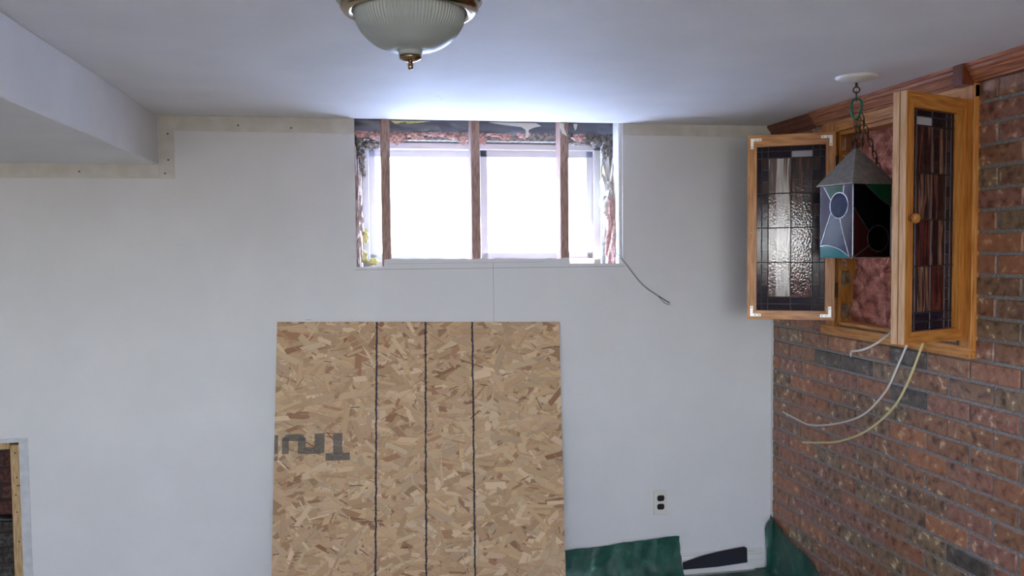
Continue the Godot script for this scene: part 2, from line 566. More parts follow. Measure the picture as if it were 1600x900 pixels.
func set_camera_and_light() -> void:
	var cam := Camera3D.new()
	cam.name = "camera"
	cam.fov = rad_to_deg(2.0 * atan(450.0 / FOCAL))
	cam.near = 0.05
	cam.far = 200.0
	cam.transform = Transform3D(cam_basis, EYE)
	add_child(cam)
	cam.current = true
	var sky_m := ProceduralSkyMaterial.new()
	sky_m.sky_top_color = Color(0.70, 0.81, 1.0)
	sky_m.sky_horizon_color = Color(0.90, 0.95, 1.0)
	sky_m.ground_bottom_color = Color(0.62, 0.62, 0.6)
	sky_m.ground_horizon_color = Color(0.72, 0.72, 0.7)
	sky_m.sky_energy_multiplier = 1.7
	sky_m.use_debanding = false
	var sky := Sky.new()
	sky.sky_material = sky_m
	var env := Environment.new()
	env.background_mode = Environment.BG_SKY
	env.sky = sky
	env.tonemap_mode = Environment.TONE_MAPPER_LINEAR
	env.tonemap_exposure = 9.7
	env.sdfgi_enabled = true
	env.ssao_enabled = true
	env.ssil_enabled = true
	var we := WorldEnvironment.new()
	we.name = "world_environment"
	we.environment = env
	add_child(we)
	# sun: high from the left outside the window wall, it only grazes the right jamb of the window
	var sun := DirectionalLight3D.new()
	sun.name = "sun"
	sun.light_color = Color(1.0, 0.98, 0.95)
	sun.light_energy = 2.5
	sun.light_angular_distance = 0.6
	sun.shadow_enabled = true
	sun.sky_mode = DirectionalLight3D.SKY_MODE_LIGHT_ONLY
	add_child(sun)
	sun.look_at_from_position(Vector3.ZERO, Vector3(0.80, -0.62, 0.24))
	# daylight of the glazed door behind the camera, the size of its panes
	var day := AreaLight3D.new()
	day.name = "rear_door_daylight"
	day.area_size = Vector2(1.5, 1.0)
	day.area_normalize_energy = false
	day.light_energy = 0.22
	day.light_color = Color(1.0, 0.965, 0.925)
	day.shadow_enabled = true
	add_child(day)
	day.position = Vector3(0.1, 1.35, 2.74)

	# and of the small high window beside it, which shines into the far shutter's hammered glass
	var day2 := AreaLight3D.new()
	day2.name = "rear_window_daylight"
	day2.area_size = Vector2(0.8, 0.5)
	day2.area_normalize_energy = false
	day2.light_energy = 0.55
	day2.light_color = Color(1.0, 0.965, 0.925)
	day2.shadow_enabled = true
	add_child(day2)
	day2.position = Vector3(-1.5, 1.53, 2.78)

const LEFT := -2.6
const REAR := 2.8
func build_shell() -> void:
	# floor, ceiling, soffit
	var o: Node3D = structure("floor")
	obj("slab", box(Vector3(LEFT - 0.2, -0.2, -4.0), Vector3(SIDE + 0.3, 0.0, REAR + 0.2)), M.floor, o)
	o = structure("ceiling", "white painted plasterboard ceiling")
	obj("plasterboard", box(Vector3(LEFT - 0.1, CEIL, BACK), Vector3(SIDE + 0.05, CEIL + 0.013, REAR + 0.1)), M.ceiling, o)
	obj("subfloor", box(Vector3(LEFT - 0.2, CEIL + 0.075, -4.05), Vector3(SIDE + 0.3, CEIL + 0.3, REAR + 0.2)), M.stud_flat, o)
	# two crumbs of plaster stuck to the ceiling
	for p: Vector2 in [Vector2(685, 150), Vector2(689, 154)]:
		var d := ray(p.x, p.y)
		obj("plaster_crumb", lump(Vector3(0.008, 0.004, 0.008), 0.4, 1.2, 5, 10, 6), M.trim_white, o, EYE + d * ((CEIL - 1.5) / d.y))
	o = structure("soffit", "white boxed-in soffit along the ceiling")
	obj("soffit_box", box(Vector3(LEFT, 1.860, BACK), Vector3(-0.806, CEIL, REAR), 0.003), M.ceiling, o)
	o = structure("wall_left")
	obj("plasterboard", box(Vector3(LEFT - 0.15, 0, -4.0), Vector3(LEFT, CEIL + 0.08, REAR + 0.2)), M.paint, o)
	# wall behind the camera with a glazed door
	o = structure("wall_rear")
	var st := begin()
	add_box(st, Vector3(LEFT - 0.15, 0, REAR), Vector3(-1.95, CEIL + 0.08, REAR + 0.15))
	add_box(st, Vector3(-1.05, 0, REAR), Vector3(-0.7, CEIL + 0.08, REAR + 0.15))
	add_box(st, Vector3(-1.95, 0, REAR), Vector3(-1.05, 1.23, REAR + 0.15))
	add_box(st, Vector3(-1.95, 1.83, REAR), Vector3(-1.05, CEIL + 0.08, REAR + 0.15))
	add_box(st, Vector3(0.9, 0, REAR), Vector3(SIDE + 0.3, CEIL + 0.08, REAR + 0.15))
	add_box(st, Vector3(-0.7, 1.9, REAR), Vector3(0.9, CEIL + 0.08, REAR + 0.15))
	add_box(st, Vector3(-0.7, 0, REAR), Vector3(0.9, 0.8, REAR + 0.15))
	obj("plasterboard", st.commit(), M.paint, o)
	o = structure("window_2", "wide window behind the camera")
	st = begin()
	for x: float in [-0.7, 0.07, 0.84]:
		add_box(st, Vector3(x, 0.8, REAR + 0.05), Vector3(x + 0.06, 1.9, REAR + 0.11), 0.004)
	add_box(st, Vector3(-0.7, 0.8, REAR + 0.05), Vector3(0.9, 0.86, REAR + 0.11), 0.004)
	add_box(st, Vector3(-0.7, 1.84, REAR + 0.05), Vector3(0.9, 1.9, REAR + 0.11), 0.004)
	obj("frame", st.commit(), M.vinyl, o)
	for x: float in [-0.64, 0.13]:
		obj("pane", box(Vector3(x, 0.86, REAR + 0.075), Vector3(x + 0.71, 1.84, REAR + 0.079)), M.glass, o)
	o = structure("window_3", "small high window behind the camera")
	st = begin()
	for x: float in [-1.95, -1.10]:
		add_box(st, Vector3(x, 1.23, REAR + 0.05), Vector3(x + 0.05, 1.83, REAR + 0.11), 0.004)
	for y: float in [1.23, 1.78]:
		add_box(st, Vector3(-1.95, y, REAR + 0.05), Vector3(-1.05, y + 0.05, REAR + 0.11), 0.004)
	obj("frame", st.commit(), M.vinyl, o)
	obj("pane", box(Vector3(-1.90, 1.28, REAR + 0.075), Vector3(-1.10, 1.78, REAR + 0.079)), M.glass, o)
	# drywall with the torn window opening and the low opening at its other end
	o = structure("wall_back", "white painted drywall with torn opening round the window")
	st = begin()
	var zb := BACK - 0.0127
	add_box(st, Vector3(LEFT - 0.1, 0.755, zb), Vector3(-0.028, 1.42, BACK))
	add_box(st, Vector3(LEFT - 0.1, 1.42, zb), Vector3(-0.028, CEIL + 0.01, BACK))
	add_box(st, Vector3(LEFT - 0.1, 0, zb), Vector3(-1.95, 0.755, BACK))
	add_box(st, Vector3(-1.358, 0, zb), Vector3(-0.028, 0.755, BACK))
	add_box(st, Vector3(1.1415, 0, zb), Vector3(SIDE + 0.02, CEIL + 0.01, BACK))
	add_box(st, Vector3(-0.028, 0, zb), Vector3(1.1415, 1.3, BACK))
	obj("drywall", st.commit(), M.paint, o)
	# sheet below the window, its upper edge torn and notched at both ends
	var edge := PackedVector2Array([Vector2(-0.028, 1.3), Vector2(1.1415, 1.3), Vector2(1.1415, 1.437), Vector2(0.897, 1.439), Vector2(0.895, 1.4645)])
	var r := RandomNumberGenerator.new()
	r.seed = 12
	for k in 40:
		var x := lerpf(0.885, 0.105, k / 39.0)
		edge.append(Vector2(x, lerpf(1.4645, 1.4675, k / 39.0) + r.randf_range(-0.003, 0.003)))
	edge.append_array([Vector2(0.088, 1.466), Vector2(0.086, 1.437), Vector2(0.03, 1.434), Vector2(-0.028, 1.436)])
	obj("drywall_patch", ext(edge, zb, BACK), M.paint, o)
	# pencilled lines on the patch
	obj("pencil_line", box(Vector3(-0.035, 1.4235, BACK), Vector3(1.15, 1.425, BACK + 0.0003)), M.pencil, o)
	obj("pencil_line", box(Vector3(0.1, 1.4475, BACK), Vector3(0.78, 1.4483, BACK + 0.0003)), M.pencil, o)
	obj("pencil_line", box(Vector3(0.5545, 1.19, BACK), Vector3(0.5558, 1.447, BACK + 0.0003)), M.pencil, o)
	obj("pencil_line", box(Vector3(-0.245, 1.2165, BACK), Vector3(-0.22, 1.2178, BACK + 0.0003)), M.pencil, o)
	# bare strips where a moulding was taken off
	for b: Array in [[-0.803, CEIL - 0.062, -0.028, CEIL], [-0.803, 1.803, -0.745, CEIL - 0.062], [LEFT, 1.803, -0.803, 1.861], [1.1415, CEIL - 0.052, SIDE, CEIL]]:
		obj("bare_strip", box(Vector3(b[0], b[1], BACK), Vector3(b[2], b[3], BACK + 0.0012), 0.0005), M.bare, o)
	var dot := CylinderMesh.new()
	dot.top_radius = 0.0035
	dot.bottom_radius = 0.0035
	dot.height = 0.002
	dot.radial_segments = 10
	for p: Vector2 in [Vector2(262, 209), Vector2(263, 250), Vector2(258, 271), Vector2(124, 268), Vector2(372, 196), Vector2(455, 200)]:
		var nh := obj("nail_hole", dot, M.hole, o, on_back(p.x, p.y) + Vector3(0, 0, 0.0008))
		nh.rotation.x = PI / 2
	obj("caulk_bead", box(Vector3(SIDE - 0.009, 0.1, BACK - 0.002), Vector3(SIDE + 0.004, CEIL - 0.05, BACK + 0.006), 0.003), M.caulk, o)
	# skirting board in the corner
	o = structure("baseboard_back", "white moulded skirting board")
	var prof := PackedVector2Array([Vector2(0, 0.03), Vector2(0.014, 0.03), Vector2(0.014, 0.046), Vector2(0.011, 0.048), Vector2(0.011, 0.052), Vector2(0.014, 0.054), Vector2(0.014, 0.076), Vector2(0.009, 0.080), Vector2(0.0095, 0.089), Vector2(0.005, 0.092), Vector2(0.005, 0.1), Vector2(0, 0.1)])
	var bb := obj("moulding", ext(prof, 0.0, 0.98), M.trim_white, o, Vector3(0.83, 0, BACK))
	bb.rotation.y = PI / 2
	bb.position = Vector3(0.83, 0, BACK)
	bb.transform = Transform3D(Basis(Vector3(0, 0, 1), Vector3(0, 1, 0), Vector3(1, 0, 0)), Vector3(0.83, 0, BACK))
	# concrete foundation with the window hole; ground and its light outside
	o = structure("foundation_wall", "rough grey concrete foundation wall")
	st = begin()
	add_box(st, Vector3(LEFT - 0.3, -0.2, -4.02), Vector3(-0.005, CEIL + 0.12, -3.80), 0.006)
	add_box(st, Vector3(1.145, -0.2, -4.02), Vector3(SIDE + 0.4, CEIL + 0.12, -3.80), 0.006)
	add_box(st, Vector3(-0.005, -0.2, -4.02), Vector3(1.145, 1.425, -3.80), 0.006)
	add_box(st, Vector3(-0.005, 2.003, -4.02), Vector3(1.145, CEIL + 0.12, -3.815), 0.004)
	obj("concrete", st.commit(), M.concrete, o)
	o = structure("ground_outside", "pale ground outside the basement window")
	obj("gravel_bed", box(Vector3(-14, 0.9, -18), Vector3(14, 1.36, -4.02)), M.ground, o)

func build_window() -> void:
	# vinyl slider window in the concrete
	var o := structure("window_1", "white vinyl basement slider window")
	var fz := -3.95
	var f1 := -3.865
	var st := begin()
	var x0 := -0.003
	var x1 := 1.125
	var y0 := 1.428
	var y1 := 1.999
	add_box(st, Vector3(x0, y0, fz), Vector3(x0 + 0.035, y1, f1), 0.003)
	add_box(st, Vector3(x1 - 0.035, y0, fz), Vector3(x1, y1, f1), 0.003)
	add_box(st, Vector3(x0, y1 - 0.03, fz), Vector3(x1, y1, f1), 0.003)
	add_box(st, Vector3(x0, y0, fz), Vector3(x1, y0 + 0.03, f1), 0.003)
	obj("frame", st.commit(), M.vinyl, o)
	for s: Array in [[x0 + 0.03, 0.575, -3.935], [0.545, x1 - 0.03, -3.905]]:
		st = begin()
		var a: float = s[0]
		var b: float = s[1]
		var z: float = s[2]
		add_box(st, Vector3(a, y0 + 0.028, z), Vector3(a + 0.036, y1 - 0.028, z + 0.024), 0.003)
		add_box(st, Vector3(b - 0.036, y0 + 0.028, z), Vector3(b, y1 - 0.028, z + 0.024), 0.003)
		add_box(st, Vector3(a, y0 + 0.028, z), Vector3(b, y0 + 0.062, z + 0.024), 0.003)
		add_box(st, Vector3(a, y1 - 0.062, z), Vector3(b, y1 - 0.028, z + 0.024), 0.003)
		var sash := obj("sash", st.commit(), M.vinyl, o)
		obj("pane", box(Vector3(a + 0.03, y0 + 0.056, z + 0.01), Vector3(b - 0.03, y1 - 0.056, z + 0.014)), M.glass, sash)
	# rough sill plank under the window
	var sill := obj("sill_plank", box(Vector3(-0.03, 1.395, -3.80), Vector3(1.142, 1.433, -3.588), 0.003), M.stud_flat)
	tag(sill, "rough wooden sill plank lying under the open studs", "plank")
	# three studs standing across the opening
	var labels := ["rough wooden stud beside the crumbled concrete corner of window", "rough wooden stud in front of the window's meeting rails", "rough wooden stud with torn paper at its top"]
	var xs := [0.081, 0.466, 0.861]
	for k in 3:
		var x: float = xs[k]
		var s := obj("wall_stud", box(Vector3(x, 1.433, -3.677), Vector3(x + 0.038, CEIL + 0.07, -3.588), 0.003), M.stud)
		tag(s, labels[k], "stud", "studs across the window opening")
	# jamb stud at the cable side
	var js := obj("jamb_stud", box(Vector3(1.128, 1.433, -3.677), Vector3(1.166, CEIL + 0.07, -3.588), 0.003), M.gypsum)
	tag(js, "pale jamb stud smeared with plaster above the dangling cable", "stud")
	var jl := obj("jamb_stud", box(Vector3(-0.066, 1.433, -3.677), Vector3(-0.029, CEIL + 0.07, -3.588), 0.003), M.stud)
	tag(jl, "brown jamb stud at the edge of the cream drywall strip", "stud")
	# plastic film above the opening: wavy dark sheet
	var fn := FastNoiseLite.new()
	fn.seed = 3
	fn.frequency = 4.0
	var film := obj("plastic_film", grid(func(u: float, v: float) -> Vector3:
		var x := lerpf(-0.03, 1.14, u)
		return Vector3(x, lerpf(2.118, 2.026 + 0.006 * fn.get_noise_2d(x * 3.0, 9.0), v), -3.692 + 0.02 * fn.get_noise_2d(x * 2.0, v * 0.6) - 0.01 * v), 70, 8), M.film)
	tag(film, "dark blue-grey plastic film over the head of the window", "plastic film")
	# pink tufts hanging below the film
	var spots := [[-0.002, 2.022, 0.06, 0.032, "pink fibreglass tuft in the window's corner above broken concrete"], [0.056, 2.012, 0.05, 0.03, "curled pink tuft touching the concrete-side stud"], [0.155, 2.010, 0.075, 0.062, "largest dusky pink clump beside the concrete-side stud"], [0.24, 2.02, 0.08, 0.04, "pink clump with a pale torn edge next to the largest clump"], [0.33, 2.024, 0.085, 0.022, "thin flat pink wisp midway between two studs over glass"], [0.405, 2.018, 0.055, 0.034, "pink tuft beside the drooping wisp near middle stud"], [0.449, 2.004, 0.03, 0.05, "drooping pink wisp against the middle stud"], [0.53, 2.008, 0.05, 0.05, "drooping pink tuft on the paper-strip side of middle stud"], [0.592, 2.024, 0.06, 0.022, "thin flat pink wisp beside the long torn paper strip"], [0.645, 2.016, 0.04, 0.036, "small pink tuft under the long torn paper strip"], [0.725, 2.03, 0.06, 0.034, "pink tuft behind the torn paper strip's hanging tongue"], [0.985, 2.018, 0.05, 0.035, "lone pink tuft over the window's yellow foam side"]]
	var i := 0
	for s: Array in spots:
		var t := obj("insulation_tuft", lump(Vector3(s[2], s[3], 0.022), 0.55, 1.6, 40 + i), M.pink, self, Vector3(s[0], s[1], -3.735))
		tag(t, s[4], "insulation", "pink tufts over the window")
		i += 1
	# ragged pink and white batt stuffed down the right jamb, foam at both jambs
	var pink := obj("jamb_insulation", lump(Vector3(0.045, 0.36, 0.10), 0.6, 2.6, 71, 32, 48), M.pink, self, Vector3(1.128, 1.60, -3.70))
	tag(pink, "ragged pink insulation stuffed down the jamb above the cable", "insulation")
	var pale := obj("jamb_insulation", lump(Vector3(0.07, 0.30, 0.12), 0.5, 2.0, 73, 32, 40), M.paper, self, Vector3(1.130, 1.73, -3.73))
	tag(pale, "white puff of insulation facing bulging from the jamb", "insulation")
	i = 0
	for s: Array in [[1.136, 1.86, 0.018, 0.075], [1.136, 1.635, 0.018, 0.07]]:
		var t := obj("foam_bead", lump(Vector3(s[2], s[3], 0.03), 0.3, 1.5, 80 + i), M.foam, self, Vector3(s[0], s[1], -3.862))
		tag(t, "yellow foam bead squeezed between window frame and right jamb" if i == 0 else "yellow foam bead low between window frame and pink insulation", "foam")
		i += 1
	for s: Array in [[0.012, 1.57, 0.025, 0.06, "small yellow foam lump highest on the crumbled jamb"], [-0.004, 1.478, 0.045, 0.05, "upright yellow foam lump standing in the sill's crumbled corner"], [0.045, 1.455, 0.045, 0.03, "flat yellow foam lump lying on the sill plank"]]:
		var t := obj("foam_bead", lump(Vector3(s[2], s[3], 0.04), 0.35, 1.6, 84 + i), M.foam, self, Vector3(s[0], s[1], -3.76))
		tag(t, s[4], "foam", "foam lumps at the crumbled jamb")
		i += 1
	# crumbled concrete in the upper corners
	i = 0
	for s: Array in [[-0.008, 1.985, 0.036, 0.05, "squarish broken concrete lump under the corner pink tuft"], [0.045, 1.978, 0.06, 0.04, "flat broken concrete lump behind the concrete-side stud"], [0.0, 1.925, 0.034, 0.06, "rounded broken concrete lump just under the squarish one"], [0.004, 1.86, 0.026, 0.06, "narrow broken concrete lump lowest in the crumbled column"]]:
		var t := obj("concrete_crumble", lump(Vector3(s[2], s[3], 0.04), 0.45, 1.8, 90 + i), M.concrete, self, Vector3(s[0], s[1], -3.80))
		tag(t, s[4], "concrete", "broken concrete at the soffit side of the window")
		i += 1
	for s: Array in [[1.086, 2.005, 0.05, 0.045, "broken concrete lump above the window frame's foam corner"], [1.130, 1.958, 0.03, 0.06, "upright broken concrete lump above the yellow foam bead"], [1.0, 2.008, 0.1, 0.035, "long broken concrete lump under the lone pink tuft"]]:
		var t := obj("concrete_crumble", lump(Vector3(s[2], s[3], 0.04), 0.45, 1.8, 100 + i), M.concrete, self, Vector3(s[0], s[1], -3.81))
		tag(t, s[4], "concrete", "broken concrete at the cable side of the window")
		i += 1
	# ragged pale facing along the concrete-side jamb
	var rag := obj("jamb_insulation", lump(Vector3(0.035, 0.40, 0.10), 0.6, 3.0, 111, 32, 56), M.pale_pink, self, Vector3(-0.022, 1.65, -3.73))
	tag(rag, "thin ragged pale pink insulation along the crumbled jamb", "insulation")
	# torn drywall paper
	var scraps := [["torn white paper strip stuck on the stud's top", PackedVector2Array([Vector2(0, 0), Vector2(0.022, 0.0), Vector2(0.02, -0.02), Vector2(0.035, -0.058), Vector2(0.012, -0.045), Vector2(0.002, -0.02)]), Vector3(0.858, 2.056, -3.586)],
		["torn white paper strip hanging between two studs", PackedVector2Array([Vector2(-0.03, 0.0), Vector2(0.05, 0.0), Vector2(0.075, -0.012), Vector2(0.04, -0.02), Vector2(0.018, -0.03), Vector2(0.016, -0.062), Vector2(0.004, -0.066), Vector2(0.004, -0.03), Vector2(-0.015, -0.018), Vector2(-0.11, -0.008), Vector2(-0.16, 0.0)]), Vector3(0.705, 2.056, -3.60)],
		["small torn paper scrap hanging beside the papered stud", PackedVector2Array([Vector2(0, 0), Vector2(0.018, 0), Vector2(0.014, -0.02), Vector2(0.007, -0.03), Vector2(0.002, -0.014)]), Vector3(0.925, 2.056, -3.60)],
		["yellowed torn paper strip beside the concrete-side stud", PackedVector2Array([Vector2(0, 0), Vector2(0.17, 0), Vector2(0.13, -0.006), Vector2(0.07, -0.012), Vector2(0.06, -0.004), Vector2(0.02, -0.014)]), Vector3(0.125, 2.056, -3.60)]]
	for s: Array in scraps:
		var p := obj("paper_scrap", ext(s[1], 0.0, 0.0008), M.paper if s[0].begins_with("torn") or s[0].begins_with("small") else M.foam, self, s[2])
		tag(p, s[0], "paper")

func build_brick_wall() -> void:
	var o := structure("wall_right", "marbled red-brown brick wall with grey mortar")
	# mortar bed with the hole for the shutters
	var xm := SIDE + 0.0055
	var st := begin()
	var zA := -3.03
	var zB := -2.32
	add_box(st, Vector3(xm, 0, -4.0), Vector3(xm + 0.16, CEIL + 0.1, zA))
	add_box(st, Vector3(xm, 0, zB), Vector3(xm + 0.16, CEIL + 0.1, REAR + 0.2))
	add_box(st, Vector3(xm, 0, zA), Vector3(xm + 0.16, 1.19, zB))
	add_box(st, Vector3(xm, 1.96, zA), Vector3(xm + 0.16, CEIL + 0.1, zB))
	add_box(st, Vector3(xm + 0.1, 1.1, zA - 0.1), Vector3(xm + 0.18, 2.0, zB + 0.1))
	obj("mortar", st.commit(), M.mortar, o)
	# courses: bed joints counted from y = 1.214
	var beds: Array[float] = []
	var y := 1.214
	while y > 0.0:
		y -= 0.0681
	while y < 1.2:
		beds.append(y)
		y += 0.0681
	y = 1.214
	while y < CEIL + 0.03:
		beds.append(y)
		y += 0.0658
	var gap := 0.0048
	var pitch := 0.2035
	var meshes := {}
	var rest: Array = []
	for k in M.bricks.size():
		rest.append(begin())
	var count := 0
	var r := RandomNumberGenerator.new()
	r.seed = 79
	for c in beds.size() - 1:
		var ya: float = maxf(beds[c] + gap, 0.003)
		var yb: float = minf(beds[c + 1] - gap, CEIL)
		if yb - ya < 0.015:
			continue
		# the course whose lower bed lies at 1.079 has a joint at z = -2.503; the next one half a brick on
		var row := int(round((beds[c] - 1.0778) / 0.067))
		var z := -2.503 - pitch * 20 + (0.0 if row % 2 == 0 else 0.1020)
		while z < REAR:
			var za := maxf(z + gap + r.randf_range(-0.002, 0.002), BACK + 0.002)
			var zb := minf(z + pitch - gap + r.randf_range(-0.002, 0.002), REAR)
			z += pitch
			if zb - za < 0.02:
				continue
			var spans := [[za, zb]]
			if ya > 1.15 and ya < 1.95:      # the shutters' frame stands here
				spans = []
				if za < -3.0:
					spans.append([za, minf(zb, -3.0)])
				if zb > -2.28:
					spans.append([maxf(za, -2.28), zb])
			for s: Array in spans:
				if s[1] - s[0] < 0.012:
					continue
				var kind: int = r.randi() % M.bricks.size()
				if kind == 6 and r.randf() < 0.7:
					kind = r.randi() % 6
				var proud := r.randf_range(-0.0012, 0.0016)
				if s[0] > -1.92:
					add_box(rest[kind], Vector3(SIDE - proud, ya, s[0]), Vector3(SIDE + 0.03, yb, s[1]), 0.003)
					continue
				var size := Vector3(0.03, snappedf(yb - ya, 0.0005), snappedf(s[1] - s[0], 0.001))
				if not meshes.has(size):
					meshes[size] = box(-size * 0.5, size * 0.5, 0.0035)
				var b := obj("brick", meshes[size], M.bricks[kind], o, Vector3(SIDE - proud + 0.015, (ya + yb) * 0.5, (s[0] + s[1]) * 0.5))
				b.rotation = Vector3(r.randf_range(-0.006, 0.006), r.randf_range(-0.006, 0.006), r.randf_range(-0.012, 0.012))
				count += 1
	for k in M.bricks.size():
		var q := obj("brick_field", rest[k].commit(), M.bricks[k], o)
		q.set_meta("kind", "stuff")
	# crown moulding under the ceiling
	var t := structure("trim_1", "reddish brown wooden crown moulding")
	var crown := func(d: float, z0: float, z1: float, m: Material, called: String) -> void:
		var p := PackedVector2Array([Vector2(0.004, CEIL), Vector2(-0.046 - d, CEIL), Vector2(-0.046 - d, CEIL - 0.011), Vector2(-0.041 - d, CEIL - 0.014), Vector2(-0.037 - d, CEIL - 0.022), Vector2(-0.030 - d, CEIL - 0.027), Vector2(-0.030 - d, CEIL - 0.032), Vector2(-0.022 - d, CEIL - 0.044), Vector2(-0.022 - d, CEIL - 0.049), Vector2(-0.014 - d, CEIL - 0.052), Vector2(-0.014 - d, CEIL - 0.058), Vector2(0.004, CEIL - 0.058)])
		obj(called, ext(p, z0, z1), m, t, Vector3(SIDE, 0, 0))
	crown.call(-0.012, BACK, -3.19, M.crown_block, "corner_moulding")
	crown.call(0.0, -3.19, -2.328, M.crown, "moulding")
	crown.call(0.0, -2.283, REAR, M.crown, "moulding")
	obj("corner_block", box(Vector3(SIDE - 0.054, CEIL - 0.066, -2.328), Vector3(SIDE + 0.01, CEIL, -2.283), 0.002), M.crown_block, t)

func build_board() -> void:
	var ax := board_axes()
	var x: Vector3 = ax[0]
	var y: Vector3 = -ax[1]
	var z := x.cross(y)
	var o := thing("strand_board", "square sheet of strand board with three black lines leaning on wall", "board")
	o.transform = Transform3D(Basis(x, y, z), BOARD_O + ax[1] * BOARD_H)
	var pics := strand_board_images(BOARD_W, BOARD_H)
	var m := mat(Color.WHITE, 0.72)
	m.albedo_texture = pics[0]
	m.heightmap_enabled = true
	m.heightmap_texture = pics[1]
	m.heightmap_scale = 0.06
	# front face carries the flakes, edges show the sawn layers
	var st := begin()
	var q := [Vector3(0, 0, 0), Vector3(BOARD_W, 0, 0), Vector3(BOARD_W, BOARD_H, 0), Vector3(0, BOARD_H, 0)]
	var uv := [Vector2(0, 1), Vector2(1, 1), Vector2(1, 0), Vector2(0, 0)]
	for k: int in [0, 2, 1, 0, 3, 2]:
		st.set_normal(Vector3(0, 0, 1))
		st.set_tangent(Plane(1, 0, 0, 1))
		st.set_uv(uv[k])
		st.add_vertex(q[k])
	obj("face", st.commit(), m, o)
	obj("core", box(Vector3(0, 0, -0.0115), Vector3(BOARD_W, BOARD_H, -0.0002), 0.0), tex_mat(noise_tex(44, 0.05, [[0.2, rgb(112, 82, 56)], [0.8, rgb(170, 134, 94)]]), Vector3(1.5, 1.5, 30), 0.85, false), o)

# a leaf of the shutters in its own axes: x from the hinge, y up, z towards the outer side
func shutter_leaf(cab: Node3D, at: Vector3, turn: float, w: float, h: float, mirror: bool, rich: bool) -> Node3D:
	var d := Node3D.new()
	d.name = "door"
	cab.add_child(d, true)
	d.position = at
	d.rotation.y = turn
	var sx := -1.0 if mirror else 1.0
	var t := 0.022
	var sw := 0.036
	var top := 0.046
	var bot := 0.036
	var flip := func(p: PackedVector2Array) -> PackedVector2Array:
		var out := PackedVector2Array()
		for v in p:
			out.append(Vector2(v.x * sx, v.y))
		return out
	# mitred stiles and rails with a fine gap along each mitre
	var e := 0.0006
	obj("stile", ext(flip.call(PackedVector2Array([Vector2(0, 0), Vector2(sw, bot + e), Vector2(sw, h - top - e), Vector2(0, h)])), -t, t), M.pine_y, d)
	obj("stile", ext(flip.call(PackedVector2Array([Vector2(w, 0), Vector2(w - sw, bot + e), Vector2(w - sw, h - top - e), Vector2(w, h)])), -t, -0.0012), M.pine_y, d)
	obj("stile", ext(flip.call(PackedVector2Array([Vector2(w - 0.001, 0.0), Vector2(w - sw, bot + e), Vector2(w - sw, h - top - e), Vector2(w - 0.001, h)])), 0.0012, t), M.pine_y, d)
	obj("stile_core", ext(flip.call(PackedVector2Array([Vector2(w - 0.003, 0.004), Vector2(w - sw, bot + 0.004), Vector2(w - sw, h - top - 0.004), Vector2(w - 0.003, h - 0.004)])), -0.0012, 0.0012), M.crown_block, d)
	if rich:
		for zz: Array in [[-t, -0.0012], [0.0012, t]]:
			obj("raw_edge", box(Vector3(w - 0.0005, 0.001, zz[0] + 0.0006), Vector3(w + 0.0012, h - 0.001, zz[1] - 0.0006), 0.0005), M.pine_raw, d)
	obj("rail", ext(flip.call(PackedVector2Array([Vector2(e, 0), Vector2(w - e, 0), Vector2(w - sw, bot), Vector2(sw, bot)])), -t, t), M.pine_x, d)
	obj("rail", ext(flip.call(PackedVector2Array([Vector2(e, h), Vector2(w - e, h), Vector2(w - sw, h - top), Vector2(sw, h - top)])), -t, t), M.pine_x, d)
	# leaded panes
	var us := [0.0, 0.075, 0.18, 0.495, 0.83, 0.925, 1.0]
	var vs := [0.0, 0.028, 0.07, 0.284, 0.494, 0.706, 0.918, 0.96, 1.0]
	var gx := sw
	var gw := w - 2.0 * sw
	var gy := h - top
	var gh := h - top - bot
	var r := RandomNumberGenerator.new()
	r.seed = 5 if rich else 6
	for i in 6:
		for j in 8:
			var x0: float = gx + gw * us[i]
			var x1: float = gx + gw * us[i + 1]
			var y0: float = gy - gh * vs[j + 1]
			var y1: float = gy - gh * vs[j]
			var m: StandardMaterial3D = M.glass_dark
			if i in [2, 3] and j in [2, 3, 4, 5]:
				if rich:
					m = M.glass_streak[["mixed", "brown", "mixed", "wine"][(i + j) % 4]]
				else:
					m = M.glass_streak.white if i == 3 else M.glass_streak.wine if j > 3 else M.glass_streak.brown
			elif j == 1 and (i == 2) or (rich and j == 1 and i == 3):
				m = M.glass_pale if not rich or i == 3 else M.glass_dark
			var cuts := 1
			if i in [1, 4] and j in [2, 3, 4, 5]:
				cuts = 3 if not rich else 4        # the inner border is made of small blocks
			for c in cuts:
				var ya := lerpf(y0, y1, c / float(cuts))
				var yb := lerpf(y0, y1, (c + 1.0) / cuts)
				var mm: StandardMaterial3D = m
				if cuts > 1 and (c + j) % 2 == 0:
					mm = M.glass_block
				obj("pane", box(Vector3(minf(x0 * sx, x1 * sx) + 0.0006, ya + 0.0006, -0.002), Vector3(maxf(x0 * sx, x1 * sx) - 0.0006, yb - 0.0006, 0.002)), mm, d)
	for i in range(1, 6):
		var x: float = (gx + gw * us[i]) * sx
		obj("lead_came", box(Vector3(x - 0.0022, gy - gh, -0.0042), Vector3(x + 0.0022, gy, 0.0042), 0.0014), M.lead, d)
	for j in range(1, 8):
		var y: float = gy - gh * vs[j]
		obj("lead_came", box(Vector3(minf(gx * sx, (gx + gw) * sx), y - 0.0022, -0.0045), Vector3(maxf(gx * sx, (gx + gw) * sx), y + 0.0022, 0.0045), 0.0014), M.lead, d)
	return d

